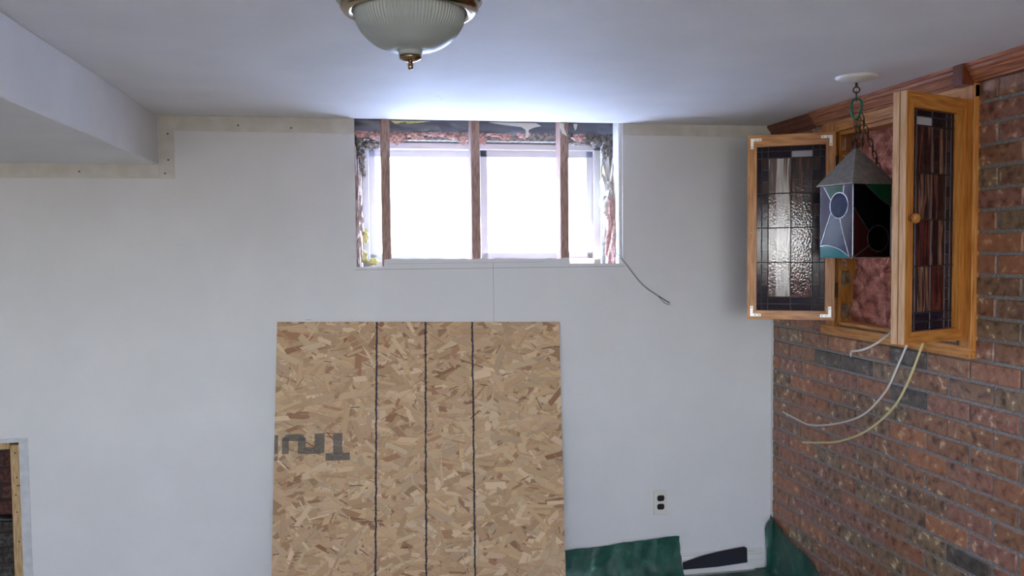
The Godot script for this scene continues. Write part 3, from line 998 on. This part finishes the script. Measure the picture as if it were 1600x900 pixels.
func build_shutters() -> void:
	var xf := SIDE - 0.018         # front of the frame
	var zl := -3.03                # hinge of the far leaf
	var zr := -2.335               # hinge of the near leaf
	var yb := 1.185
	var yt := 1.972
	var o := thing("shutter_cabinet", "honey pine wall cabinet with open leaded stained-glass doors on brick", "cabinet", Vector3(xf, yb, (zl + zr) * 0.5))
	var at := -o.position
	var part := func(called: String, lo: Vector3, hi: Vector3, m: Material, bev := 0.002) -> void:
		var c := (lo + hi) * 0.5
		obj(called, box(lo - c, hi - c, bev), m, o, at + c)
	# frame: posts, head, sill, jamb linings reaching into the wall
	part.call("post", Vector3(xf, yb, -2.328), Vector3(SIDE + 0.01, yt + 0.022, -2.276), M.pine_y)
	part.call("post", Vector3(xf, yb, -3.10), Vector3(SIDE + 0.01, yt + 0.022, -3.040), M.pine_y)
	part.call("head", Vector3(xf + 0.002, 1.955, -3.14), Vector3(SIDE + 0.01, 1.999, -2.276), M.pine_z)
	part.call("head_bead", Vector3(xf - 0.008, 1.955, -3.0), Vector3(xf + 0.004, 1.968, -2.340), M.pine_z)
	part.call("lining", Vector3(xf + 0.008, 1.20, -3.040), Vector3(SIDE + 0.105, 1.957, -3.018), M.pine_y)
	part.call("lining", Vector3(xf + 0.008, 1.20, -2.352), Vector3(SIDE + 0.105, 1.957, -2.330), M.pine_y)
	part.call("lining", Vector3(xf + 0.008, 1.940, -3.018), Vector3(SIDE + 0.105, 1.957, -2.352), M.pine_z)
	part.call("lining", Vector3(xf + 0.008, 1.192, -3.018), Vector3(SIDE + 0.105, 1.206, -2.352), M.pine_z)
	# projecting sill, its front board cut twice where the cables come out
	var zs: Array[float] = [-3.13]
	for px: float in [1417.0, 1421.0, 1442.5, 1447.0]:
		zs.append(on_side(px, 545, xf - 0.004).z)
	zs.append(on_side(1514, 550, xf - 0.004).z)
	part.call("sill", Vector3(xf, 1.150, -3.13), Vector3(SIDE + 0.01, 1.186, zs[5]), M.pine_z)
	for k in 3:
		part.call("sill_front", Vector3(xf - 0.004, 1.149, zs[k * 2]), Vector3(xf, 1.187, zs[k * 2 + 1]), M.pine_z)
	# insulation batt filling the hole
	var bn := FastNoiseLite.new()
	bn.seed = 8
	bn.frequency = 3.0
	bn.fractal_octaves = 5
	var base := at
	obj("insulation_batt", grid(func(u: float, v: float) -> Vector3:
		var z := lerpf(-3.020, -2.350, u)
		var y := lerpf(1.205, 1.942, v)
		return base + Vector3(SIDE + 0.045 + 0.05 * bn.get_noise_2d(z * 2.0, y * 2.0) + 0.012 * bn.get_noise_2d(z * 14.0, y * 9.0), y, z), 60, 60), M.batt, o)
	# leaves: the far one swung past a right angle shows its inner side, the near one its outer side
	var w := 0.333
	var h := 0.742
	var far_dir := Vector2(1.548 - 1.843, -3.185 + 3.030).normalized()
	var far := shutter_leaf(o, at + Vector3(xf - 0.004, 1.211, zl), atan2(-far_dir.y, far_dir.x), w, h, false, false)
	var near_dir := Vector2(1.550 - 1.842, -2.207 + 2.327).normalized()
	var near := shutter_leaf(o, at + Vector3(xf - 0.006, 1.211, zr + 0.006), atan2(-near_dir.y, near_dir.x), 0.316, h, false, true)
	# corner brackets on the far leaf's inner side: the side that looks back at the room
	var zface := -0.0222
	var bracket := func(cx: float, cy: float, ux: float, uy: float) -> void:
		var l := 0.042
		var b := 0.011
		var p := PackedVector2Array([Vector2(0, 0), Vector2(ux * l, 0), Vector2(ux * l, uy * b), Vector2(ux * b, uy * b), Vector2(ux * b, uy * l), Vector2(0, uy * l)])
		var m := obj("corner_bracket", ext(p, zface - 0.0018, zface), M.nickel, far, Vector3(cx, cy, 0))
		m.set_meta("label", "pale metal corner bracket")
		for q: Vector2 in [Vector2(ux * l * 0.82, uy * b * 0.5), Vector2(ux * b * 0.5, uy * l * 0.82), Vector2(ux * l * 0.45, uy * b * 0.5)]:
			obj("bracket_screw", lump(Vector3(0.005, 0.005, 0.0016), 0.02, 1.0, 1, 10, 6), M.screw, far, Vector3(cx + q.x, cy + q.y, zface - 0.002))
	bracket.call(0.012, h - 0.012, 1.0, -1.0)
	bracket.call(w - 0.012, h - 0.012, -1.0, -1.0)
	bracket.call(0.012, 0.012, 1.0, 1.0)
	bracket.call(w - 0.012, 0.012, -1.0, 1.0)
	obj("catch_screw", lump(Vector3(0.008, 0.008, 0.004), 0.02, 1.0, 1, 12, 8), M.nickel, far, Vector3(w - 0.018, h * 0.475, zface - 0.001))
	# wooden knob on the near leaf's outer side
	var kn := obj("knob", lathe([Vector2(0, 0), Vector2(0.006, 0.0), Vector2(0.006, 0.010), Vector2(0.0135, 0.014), Vector2(0.0155, 0.021), Vector2(0.012, 0.028), Vector2(0.0, 0.030)], 24), M.pine_y, near, Vector3(0.316 - 0.016, h * 0.5, -0.022))
	kn.rotation.x = -PI / 2
	# hinges
	for yy: float in [0.12, 0.62]:
		var hg := CylinderMesh.new()
		hg.top_radius = 0.005
		hg.bottom_radius = 0.005
		hg.height = 0.06
		obj("hinge", hg, M.bronze, o, at + Vector3(xf - 0.004, 1.211 + yy, zl + 0.012))

func build_ceiling_light() -> void:
	var o := thing("ceiling_light", "flush ceiling light with ribbed glass bowl and brass rim", "ceiling light", Vector3(0.104, CEIL, -1.765))
	# y from the ceiling down
	obj("rim", lathe([Vector2(0.0, 0.0), Vector2(0.128, 0.0), Vector2(0.134, -0.004), Vector2(0.138, -0.012), Vector2(0.140, -0.020), Vector2(0.147, -0.024), Vector2(0.151, -0.032), Vector2(0.151, -0.040), Vector2(0.146, -0.044), Vector2(0.144, -0.048), Vector2(0.1435, -0.054), Vector2(0.138, -0.062), Vector2(0.129, -0.067), Vector2(0.121, -0.067), Vector2(0.116, -0.060)], 96), M.brass, o)
	var prof: Array = []
	var ribs: Array = []
	for k in 30:
		var t := k / 29.0
		var a := t * PI * 0.5
		prof.append(Vector2(lerpf(0.027, 0.115, cos(a)), -0.058 - 0.082 * sin(a)))
		ribs.append(0.014 * (1.0 - smoothstep(0.2, 0.5, t)))
	prof.append_array([Vector2(0.0245, -0.1435), Vector2(0.0235, -0.150), Vector2(0.0, -0.151)])
	ribs.append_array([0.0, 0.0, 0.0])
	obj("glass_bowl", lathe(prof, 480, ribs, 96), M.bowl, o)
	obj("washer", lathe([Vector2(0.0, -0.150), Vector2(0.0215, -0.150), Vector2(0.0235, -0.153), Vector2(0.0225, -0.157), Vector2(0.017, -0.160), Vector2(0.008, -0.163), Vector2(0.0, -0.1635)], 40), M.brass, o)
	obj("finial", lathe([Vector2(0.0045, -0.160), Vector2(0.0045, -0.166), Vector2(0.006, -0.168), Vector2(0.0055, -0.176), Vector2(0.0038, -0.179), Vector2(0, -0.1795)], 20), M.brass, o)

func lantern_face(o: Node3D, axis: Transform3D, w: float, h: float, pieces: Array, seams: Array, m_seam: Material) -> void:
	# pieces in (u, v), v downwards, u to the right as seen from outside
	for p: Array in pieces:
		var poly := PackedVector2Array()
		for q: Vector2 in p[0]:
			poly.append(Vector2((q.x - 0.5) * w, (0.5 - q.y) * h))
		var pane := obj("pane", ext(poly, -0.0015, 0.0015), p[1], o)
		pane.transform = axis
		pane.rotate_object_local(Vector3(p[2] if p.size() > 2 else 0.0, p[3] if p.size() > 3 else 0.0, 0.001).normalized(), 0.012)
	for s: Array in seams:
		var pts: Array = []
		for q: Vector2 in s:
			pts.append(Vector3((q.x - 0.5) * w, (0.5 - q.y) * h, 0.001))
		var t := obj("solder_seam", tube(pts, 0.0022, 6), m_seam, o)
		t.transform = axis

func arc(c: Vector2, ru: float, rv: float, a0: float, a1: float, n: int) -> Array:
	var out := []
	for k in n + 1:
		var a := lerpf(a0, a1, k / float(n))
		out.append(c + Vector2(cos(a) * ru, sin(a) * rv))
	return out

func build_lantern() -> void:
	var c := Vector3(1.602, CEIL, -2.513)
	var o := thing("hanging_lantern", "stained-glass lantern with grey metal roof hanging on a chain", "lantern", c)
	obj("canopy", lathe([Vector2(0.0, 0.0), Vector2(0.066, 0.0), Vector2(0.067, -0.003), Vector2(0.055, -0.010), Vector2(0.035, -0.016), Vector2(0.012, -0.0195), Vector2(0.0, -0.02)], 48), M.canopy, o)
	obj("hook", tube([Vector3(0, -0.018, 0), Vector3(0, -0.034, 0)], 0.0045), M.bronze, o)
	var ring := link_mesh(0.024, 0.024, 0.0024)
	var l1 := link_mesh(0.034, 0.018, 0.0022)
	var to_cam := atan2(-c.x, -c.z)
	var put := func(called: String, m: Mesh, p: Vector3, ry: float, tilt: float, mt: Material) -> void:
		var q := obj(called, m, mt, o, p)
		q.rotation = Vector3(0, ry, tilt)
	put.call("ring", ring, Vector3(0, -0.043, 0), to_cam, 0.0, M.bronze)
	put.call("chain_link", l1, Vector3(0, -0.064, 0), to_cam + 1.5, 0.0, M.bronze)
	# carabiner: narrow at the bottom
	var cb: Array = []
	for q: Vector2 in [Vector2(-0.012, -0.004), Vector2(-0.0145, -0.018), Vector2(-0.013, -0.05), Vector2(-0.008, -0.060), Vector2(0.0, -0.064), Vector2(0.008, -0.056), Vector2(0.0165, -0.022), Vector2(0.0155, -0.008), Vector2(0.008, 0.001), Vector2(-0.004, 0.002), Vector2(-0.012, -0.004)]:
		cb.append(Vector3(q.x, q.y, 0))
	var car := obj("carabiner", tube(cb, 0.0033, 10), M.teal_metal, o, Vector3(0, -0.074, 0))
	car.rotation.y = to_cam
	car.set_meta("label", "teal snap hook")
	# chain down to the roof and a slack tail beside it
	var side := Vector3(-c.z, 0, c.x).normalized()      # to the right as seen from the camera
	var lk := link_mesh(0.030, 0.016, 0.0018)
	var runs := [[Vector3(0, -0.138, 0), Vector3(0, -0.232, 0), 4], [Vector3(0.004, -0.142, 0), Vector3(0.022, -0.226, 0.0), 4], [Vector3(0.014, -0.118, 0), Vector3(0.040, -0.200, 0), 4], [Vector3(0.042, -0.204, 0), Vector3(0.072, -0.305, 0), 5]]
	for r: Array in runs:
		for k in r[2]:
			var p: Vector3 = r[0].lerp(r[1], (k + 0.5) / r[2])
			var dir: Vector3 = r[1] - r[0]
			put.call("chain_link", lk, side * p.x + Vector3(0, p.y, 0) - side.cross(Vector3.UP) * (0.03 if r[0].x > 0.01 else 0.0), to_cam + (0.35 if k % 2 == 0 else 1.3), -atan2(-dir.x, -dir.y) * (1.0 if k % 2 == 0 else 0.6), M.bronze)
	obj("stem", tube([Vector3(0, -0.222, 0), Vector3(0, -0.245, 0)], 0.006), M.bronze, o)
	# square body standing corner-on to the camera
	var turn := to_cam + PI / 4 - deg_to_rad(4.0)
	var e := 0.0865                # half side of the eaves
	var yr := -0.352               # eaves below the ceiling
	var ya := -0.235
	var body := Node3D.new()
	body.name = "body"
	o.add_child(body)
	body.rotation.y = turn
	var st := begin()
	var k4 := [Vector3(e, yr, e), Vector3(e, yr, -e), Vector3(-e, yr, -e), Vector3(-e, yr, e)]
	for k in 4:
		var a: Vector3 = k4[k]
		var b: Vector3 = k4[(k + 1) % 4]
		var t := 0.006
		var a1 := Vector3(a.x / e * t, ya, a.z / e * t)
		var b1 := Vector3(b.x / e * t, ya, b.z / e * t)
		quad(st, a, b, b1, a1, (a + b) * 0.5 + Vector3.UP * 0.3)
		quad(st, a, b, b + Vector3(0, -0.004, 0), a + Vector3(0, -0.004, 0), Vector3(a.x + b.x, 0, a.z + b.z))
		tri(st, a1, b1, Vector3(0, ya, 0), Vector3.UP)
		tri(st, a + Vector3(0, -0.004, 0), b + Vector3(0, -0.004, 0), Vector3(0, yr - 0.004, 0), Vector3.DOWN)
	obj("roof", st.commit(), M.lantern_metal, body)
	var g := 0.0755                # half side of the glass box
	var h := 0.236
	var w := 2.0 * g
	var yc := yr - 0.004 - h * 0.5
	var faces := []
	for k in 4:
		faces.append(Transform3D(Basis(Vector3.UP, k * PI / 2), Vector3.ZERO) * Transform3D(Basis(), Vector3(0, yc, g)))
	# outline seams along the corners
	for k in 4:
		var p := Vector3(g, 0, g).rotated(Vector3.UP, k * PI / 2)
		obj("corner_seam", tube([p + Vector3(0, yc + h * 0.5, 0), p + Vector3(0, yc, 0), p + Vector3(0, yc - h * 0.5, 0)], 0.0022, 6), M.solder, body)
		var p2 := Vector3(g, 0, -g).rotated(Vector3.UP, k * PI / 2)
		obj("edge_seam", tube([p + Vector3(0, yc - h * 0.5, 0), (p + p2) * 0.5 + Vector3(0, yc - h * 0.5, 0), p2 + Vector3(0, yc - h * 0.5, 0)], 0.0018, 6), M.solder, body)
	var cc := Vector2(0.59, 0.28)
	var ru := 0.28
	var rv := 0.178
	var al := PI + 0.45            # where the upper left seam meets the ring
	var bl := PI * 0.5 + 1.05      # lower left
	var br := PI * 0.5 - 0.12      # lower right
	var tr := PI * 1.5 + 0.45      # top right
	var arc_top := [Vector2(0, 0.84), Vector2(0.15, 0.832), Vector2(0.3, 0.836), Vector2(0.5, 0.862), Vector2(0.7, 0.908), Vector2(0.92, 0.985)]
	var ring_pt := func(a: float) -> Vector2: return cc + Vector2(cos(a) * ru, sin(a) * rv)
	var first := [
		[[Vector2(0.1, 0.0)] + arc(cc, ru, rv, al, tr, 10) + [Vector2(0.74, 0.0)], M.lan_green, 1, 0],
		[[Vector2(0, 0), Vector2(0.1, 0)] + arc(cc, ru, rv, al, bl, 8) + [Vector2(0, 0.84)], M.lan_purple, 0, 1],
		[arc(cc, ru, rv, 0, TAU * 23.0 / 24.0, 23), M.lan_blue, 1, 1],
		[arc(cc, ru, rv, bl, br, 6) + [Vector2(0.72, 0.66), Vector2(0.92, 0.985), Vector2(0.7, 0.908), Vector2(0.5, 0.862), Vector2(0.3, 0.836), Vector2(0.15, 0.832), Vector2(0, 0.84)], M.lan_blue, 0, -1],
		[arc_top + [Vector2(0.92, 1.0), Vector2(0, 1.0)], M.lan_cyan, -1, 0],
		[[Vector2(0.74, 0), Vector2(1, 0), Vector2(1, 1), Vector2(0.92, 1), Vector2(0.92, 0.985), Vector2(0.72, 0.66)] + arc(cc, ru, rv, br, -0.5 * PI + 0.45, 8), M.lan_purple, 0, -1]]
	var seams := [[Vector2(0.1, 0), ring_pt.call(al)], [Vector2(0, 0.84), ring_pt.call(bl)], [ring_pt.call(br), Vector2(0.72, 0.66), Vector2(0.92, 0.985)], arc(cc, ru, rv, 0, TAU, 28), arc_top, [Vector2(0.74, 0), ring_pt.call(tr)]]
	var c2 := Vector2(0.66, 0.74)
	var second := [
		[[Vector2(0.3, 0), Vector2(1, 0), Vector2(1, 0.3), Vector2(0.72, 0.2)], M.lan_green, 1, 0],
		[[Vector2(0, 0), Vector2(0.3, 0), Vector2(0.72, 0.2), Vector2(1, 0.3), Vector2(1, 1), Vector2(0.75, 1)] + arc(c2, ru, rv, 1.25, -2.6, 12) + [Vector2(0, 0.3)], M.lan_black, 0, 1],
		[arc(c2, ru, rv, 0, TAU * 23.0 / 24.0, 23), M.lan_black, 1, 1],
		[[Vector2(0, 0.3)] + arc(c2, ru, rv, -2.6, -3.7, 4) + [Vector2(0, 1)], M.lan_red, 0, -1],
		[[Vector2(0, 1)] + arc(c2, ru, rv, 2.58, 1.25, 6) + [Vector2(0.75, 1)], M.lan_red, 1, 0]]
	var seams2 := [[Vector2(0, 0.3), c2 + Vector2(cos(-2.6) * ru, sin(-2.6) * rv)], [Vector2(0, 1), c2 + Vector2(cos(2.58) * ru, sin(2.58) * rv)], arc(c2, ru, rv, 0, TAU, 28), [Vector2(0.3, 0), Vector2(0.72, 0.2), Vector2(1, 0.3)]]
	# face 3 looks to the left of the camera, face 0 to the right
	lantern_face(body, faces[3], w, h, first, seams, M.solder)
	lantern_face(body, faces[0], w, h, second, seams2, M.lead)
	lantern_face(body, faces[1], w, h, second, seams2, M.lead)
	lantern_face(body, faces[2], w, h, first, seams, M.lead)

func build_floor_things() -> void:
	var fn := FastNoiseLite.new()
	fn.seed = 15
	fn.frequency = 1.0
	fn.fractal_octaves = 3
	var o := thing("green_membrane", "dusty dark green plastic sheet on the floor curling up the walls", "sheet", Vector3(0.9, 0.0, -3.0))
	var at := -o.position
	# a bend from the floor up to the wall: s runs along, t from the floor (0) to the upper edge (1)
	var bend := func(t: float, up: float, reach: float) -> Vector2:
		# returns (distance from the wall, height)
		var a := clampf(t, 0, 1)
		if a < 0.35:
			return Vector2(reach * (1.0 - a / 0.35 * 0.72), 0.004 + 0.004 * a)
		var b := (a - 0.35) / 0.65
		var q := sin(b * PI * 0.5)
		return Vector2(reach * 0.28 * (1.0 - q) * (1.0 - b * 0.2) + 0.007, 0.006 + up * (1.0 - cos(b * PI * 0.5)) * 0.35 + up * 0.65 * b * b)
	# flap on the wall beside the board
	obj("wall_flap", grid(func(u: float, v: float) -> Vector3:
		var x := lerpf(0.845, 1.425 - 0.02 * v, u) + 0.004 * fn.get_noise_2d(v * 60.0, 3.0) * (1.0 if u > 0.99 else 0.0)
		var up := lerpf(0.152, 0.178, smoothstep(0.0, 1.0, u)) + 0.004 * fn.get_noise_2d(x * 9.0, 1.0)
		var p: Vector2 = bend.call(v, up, 0.16)
		return at + Vector3(x, p.y + 0.002, BACK + p.x + 0.010 * v * (0.5 + fn.get_noise_2d(x * 6.0, v * 2.0))), 80, 24), M.green_sheet, o)
	# sheet lying on the floor
	obj("floor_sheet", grid(func(u: float, v: float) -> Vector3:
		var x := lerpf(0.845, 1.80, u)
		var z := lerpf(-3.542, -2.2, v)
		return at + Vector3(x, 0.004 + 0.006 * maxf(0.0, fn.get_noise_2d(x * 4.0, z * 4.0)), z), 50, 50), M.green_sheet, o)
	# flap climbing the corner and the bricks; its top edge falls away from the corner
	obj("corner_flap", grid(func(u: float, v: float) -> Vector3:
		var z := lerpf(-3.566, -2.3, u)
		var top := 0.0
		var zz := -3.566
		var marks := [[-3.60, 0.252], [-3.565, 0.250], [-3.53, 0.232], [-3.40, 0.187], [-3.24, 0.172], [-3.16, 0.135], [-3.10, 0.10], [-3.0, 0.09], [-2.2, 0.06]]
		for k in marks.size() - 1:
			if z >= marks[k][0] and z <= marks[k + 1][0]:
				top = lerpf(marks[k][1], marks[k + 1][1], (z - marks[k][0]) / (marks[k + 1][0] - marks[k][0]))
		var p: Vector2 = bend.call(v, top + 0.003 * fn.get_noise_2d(z * 20.0, 4.0), 0.09)
		return at + Vector3(SIDE - p.x - 0.004 * v * (0.5 + fn.get_noise_2d(z * 7.0, v * 2.0)) - 0.004, p.y + 0.002, z), 80, 24), M.green_sheet, o)
	# turned-over edge in the corner, standing against the white wall
	obj("corner_turn", grid(func(u: float, v: float) -> Vector3:
		var wav := 0.012 * sin(v * PI * 1.0)
		var x := lerpf(1.812 + wav * 0.6 + 0.006 * v, SIDE - 0.010, u)
		var y := lerpf(0.004, lerpf(0.225, 0.252, u) - 0.03 * pow(1.0 - u, 3.0), v)
		return at + Vector3(x, y, BACK + 0.022 + 0.03 * (1.0 - v) * (1.0 - v) * (1.0 - u) + 0.01 * u), 14, 24), M.green_sheet, o)
	# black offcut leaning on the skirting board
	var b := PackedVector2Array()
	for q: Vector2 in [Vector2(1067, 879.5), Vector2(1098, 869), Vector2(1130, 861.5), Vector2(1164, 855), Vector2(1168, 857), Vector2(1168, 879), Vector2(1120, 886), Vector2(1068, 890.5)]:
		var p := on_back(q.x, q.y, BACK + 0.03)
		b.append(Vector2(p.x - 1.6, p.y))
	var s := obj("black_offcut", ext(b, -0.0015, 0.0015), M.black_sheet, self, Vector3(1.6, 0.0, BACK + 0.03))
	s.rotation.x = -0.06
	tag(s, "wedge-shaped black plastic offcut leaning against the white skirting board", "offcut")

func build_outlet_and_cables() -> void:
	var p := (on_back(1021, 766) + on_back(1042.5, 803)) * 0.5
	var o := thing("wall_outlet", "ivory duplex wall socket with two black receptacles", "socket", Vector3(p.x, p.y, BACK))
	obj("cover_plate", box(Vector3(-0.034, -0.057, 0), Vector3(0.034, 0.057, 0.005), 0.003), M.plate, o)
	for s: float in [-1.0, 1.0]:
		var oct := PackedVector2Array()
		for k in 32:
			var a := TAU * k / 32
			oct.append(Vector2(clampf(cos(a) * 0.0175, -0.0168, 0.0168), clampf(sin(a) * 0.0175, -0.0132, 0.0132) + s * 0.0195))
		var rc := obj("receptacle", ext(oct, 0.004, 0.0065), M.black_plastic, o)
		for x: float in [-0.0062, 0.0062]:
			obj("slot", box(Vector3(x - 0.001, s * 0.0195 - 0.001, 0.0064), Vector3(x + 0.001, s * 0.0195 + 0.007, 0.0067)), M.hole, rc)
	obj("screw", lump(Vector3(0.006, 0.006, 0.002), 0.0, 1.0, 1, 12, 6), M.plate, o, Vector3(0, 0, 0.0055))
	# cable hanging out of the window opening, its end stripped
	var c := thing("window_cable", "thin grey cable drooping from the window opening across the wall", "cable", on_back(970, 404, BACK - 0.02))
	var z := c.position
	var path: Array = [on_back(962, 396, BACK - 0.06) - z, on_back(971, 404, BACK + 0.004) - z]
	for q: Vector2 in [Vector2(985, 421), Vector2(1000, 440), Vector2(1012, 451), Vector2(1028, 462)]:
		path.append(on_back(q.x, q.y, BACK + 0.006 + (q.x - 970) * 0.0003) - z)
	obj("sheath", tube(path, 0.0035), M.cable_grey, c)
	var e: Vector3 = path[-1]
	var w1: Array = [e]
	for q: Vector2 in [Vector2(1036, 467), Vector2(1046, 473)]:
		w1.append(on_back(q.x, q.y, BACK + 0.026) - z)
	obj("conductor", tube(w1, 0.0022), M.cable_black, c)
	var w2: Array = [e]
	for q: Vector2 in [Vector2(1035, 470), Vector2(1041, 475), Vector2(1046, 475.5)]:
		w2.append(on_back(q.x, q.y, BACK + 0.024) - z)
	obj("conductor", tube(w2, 0.002), M.cable_grey, c)
	var w3: Array = [w1[-1]]
	for q: Vector2 in [Vector2(1049, 477), Vector2(1053, 481)]:
		w3.append(on_back(q.x, q.y, BACK + 0.028) - z)
	obj("copper_end", tube(w3, 0.0014), M.nickel, c)
	# three cables out of the shutters' sill
	var defs := [
		["short fat white cable poking out of the cabinet sill", [Vector2(1392, 519), Vector2(1381, 528), Vector2(1362, 541), Vector2(1345, 547.5), Vector2(1331, 549), Vector2(1329.5, 555)], 0.0042, "cable_white", 0.10],
		["long white cable curving from the cabinet sill over the bricks", [Vector2(1419, 534), Vector2(1414, 546), Vector2(1400, 578), Vector2(1386, 608), Vector2(1365, 634), Vector2(1345, 650), Vector2(1316, 660), Vector2(1285, 664.5), Vector2(1262, 663), Vector2(1245, 655), Vector2(1224, 644)], 0.0036, "cable_white", 0.07],
		["yellowish cable curving lowest over the bricks", [Vector2(1445, 530), Vector2(1440, 542), Vector2(1429, 572), Vector2(1415, 605), Vector2(1398, 634), Vector2(1372, 660), Vector2(1343, 679), Vector2(1308, 690), Vector2(1280, 691.5), Vector2(1255, 691)], 0.0040, "cable_yellow", 0.07]]
	for d: Array in defs:
		var pts: Array = []
		var n: int = d[1].size()
		for k in n:
			var off: float = lerpf(0.030, d[4], smoothstep(0.0, 0.4, k / float(n - 1)))
			pts.append(on_side(d[1][k].x, d[1][k].y, SIDE - off))
		var org: Vector3 = pts[0]
		for k in n:
			pts[k] -= org
		var cb := thing("house_cable", d[0], "cable", org)
		obj("sheath", tube(pts, d[2], 10), M[d[3]], cb)
		var dirn: Vector3 = (pts[n - 1] - pts[n - 2]).normalized()
		obj("cut_end", tube([pts[n - 1] - dirn * 0.002, pts[n - 1] + dirn * 0.002, pts[n - 1] + dirn * 0.006], d[2] * 0.6, 8), M.cable_white, cb)

func build_niche() -> void:
	# joint compound round the low opening, stud in it, old masonry behind
	var w := get_node("wall_back")
	obj("compound_strip", box(Vector3(-1.362, 0.0, BACK), Vector3(-1.327, 0.772, BACK + 0.002), 0.0012), M.compound, w)
	obj("compound_strip", box(Vector3(-1.95, 0.757, BACK), Vector3(-1.362, 0.772, BACK + 0.002), 0.0012), M.compound, w)
	var s := thing("opening_stud", "tan nailed stud upright in the low wall opening", "stud", Vector3(-1.38, 0, BACK - 0.03))
	obj("upright", box(Vector3(-0.022, 0, -0.06), Vector3(0.026, 0.742, 0.012), 0.002), M.stud_tan, s)
	for y: float in [0.71, 0.61, 0.54, 0.47, 0.35]:
		obj("nail", lump(Vector3(0.006, 0.006, 0.003), 0.0, 1.0, 1, 10, 6), M.hole, s, Vector3(rng.randf_range(-0.006, 0.008), y, 0.0125))
	obj("dark_knot", box(Vector3(-0.002, 0.575, 0.0115), Vector3(0.012, 0.579, 0.0125)), M.hole, s)
	var hd := obj("opening_header", box(Vector3(-1.95, 0.725, BACK - 0.10), Vector3(-1.404, 0.752, BACK - 0.02), 0.002), M.stud_tan)
	tag(hd, "tan wooden header across the low wall opening", "header")
	var o := structure("chimney_masonry", "old dark red brickwork inside the low wall opening")
	obj("mortar", box(Vector3(-2.0, 0, -3.80), Vector3(-1.3, 0.9, -3.745)), M.shaded_mortar, o)
	var y := 0.02
	var row := 0
	while y < 0.78:
		var x := -2.0 + (0.0 if row % 2 == 0 else 0.1)
		while x < -1.32:
			obj("brick", box(Vector3(x + 0.005, y, -3.78), Vector3(minf(x + 0.195, -1.3), y + 0.057, -3.737), 0.003), M.shaded_brick if y > 0.42 else M.shaded_stone, o)
			x += 0.2
		y += 0.067
		row += 1
	var pc := obj("black_cable", tube([Vector3(-1.9, 0.36, -3.70), Vector3(-1.6, 0.43, -3.70), Vector3(-1.45, 0.41, -3.70), Vector3(-1.38, 0.44, -3.71)], 0.012), M.black_plastic)
	tag(pc, "thick black cable sagging inside the low wall opening", "cable")
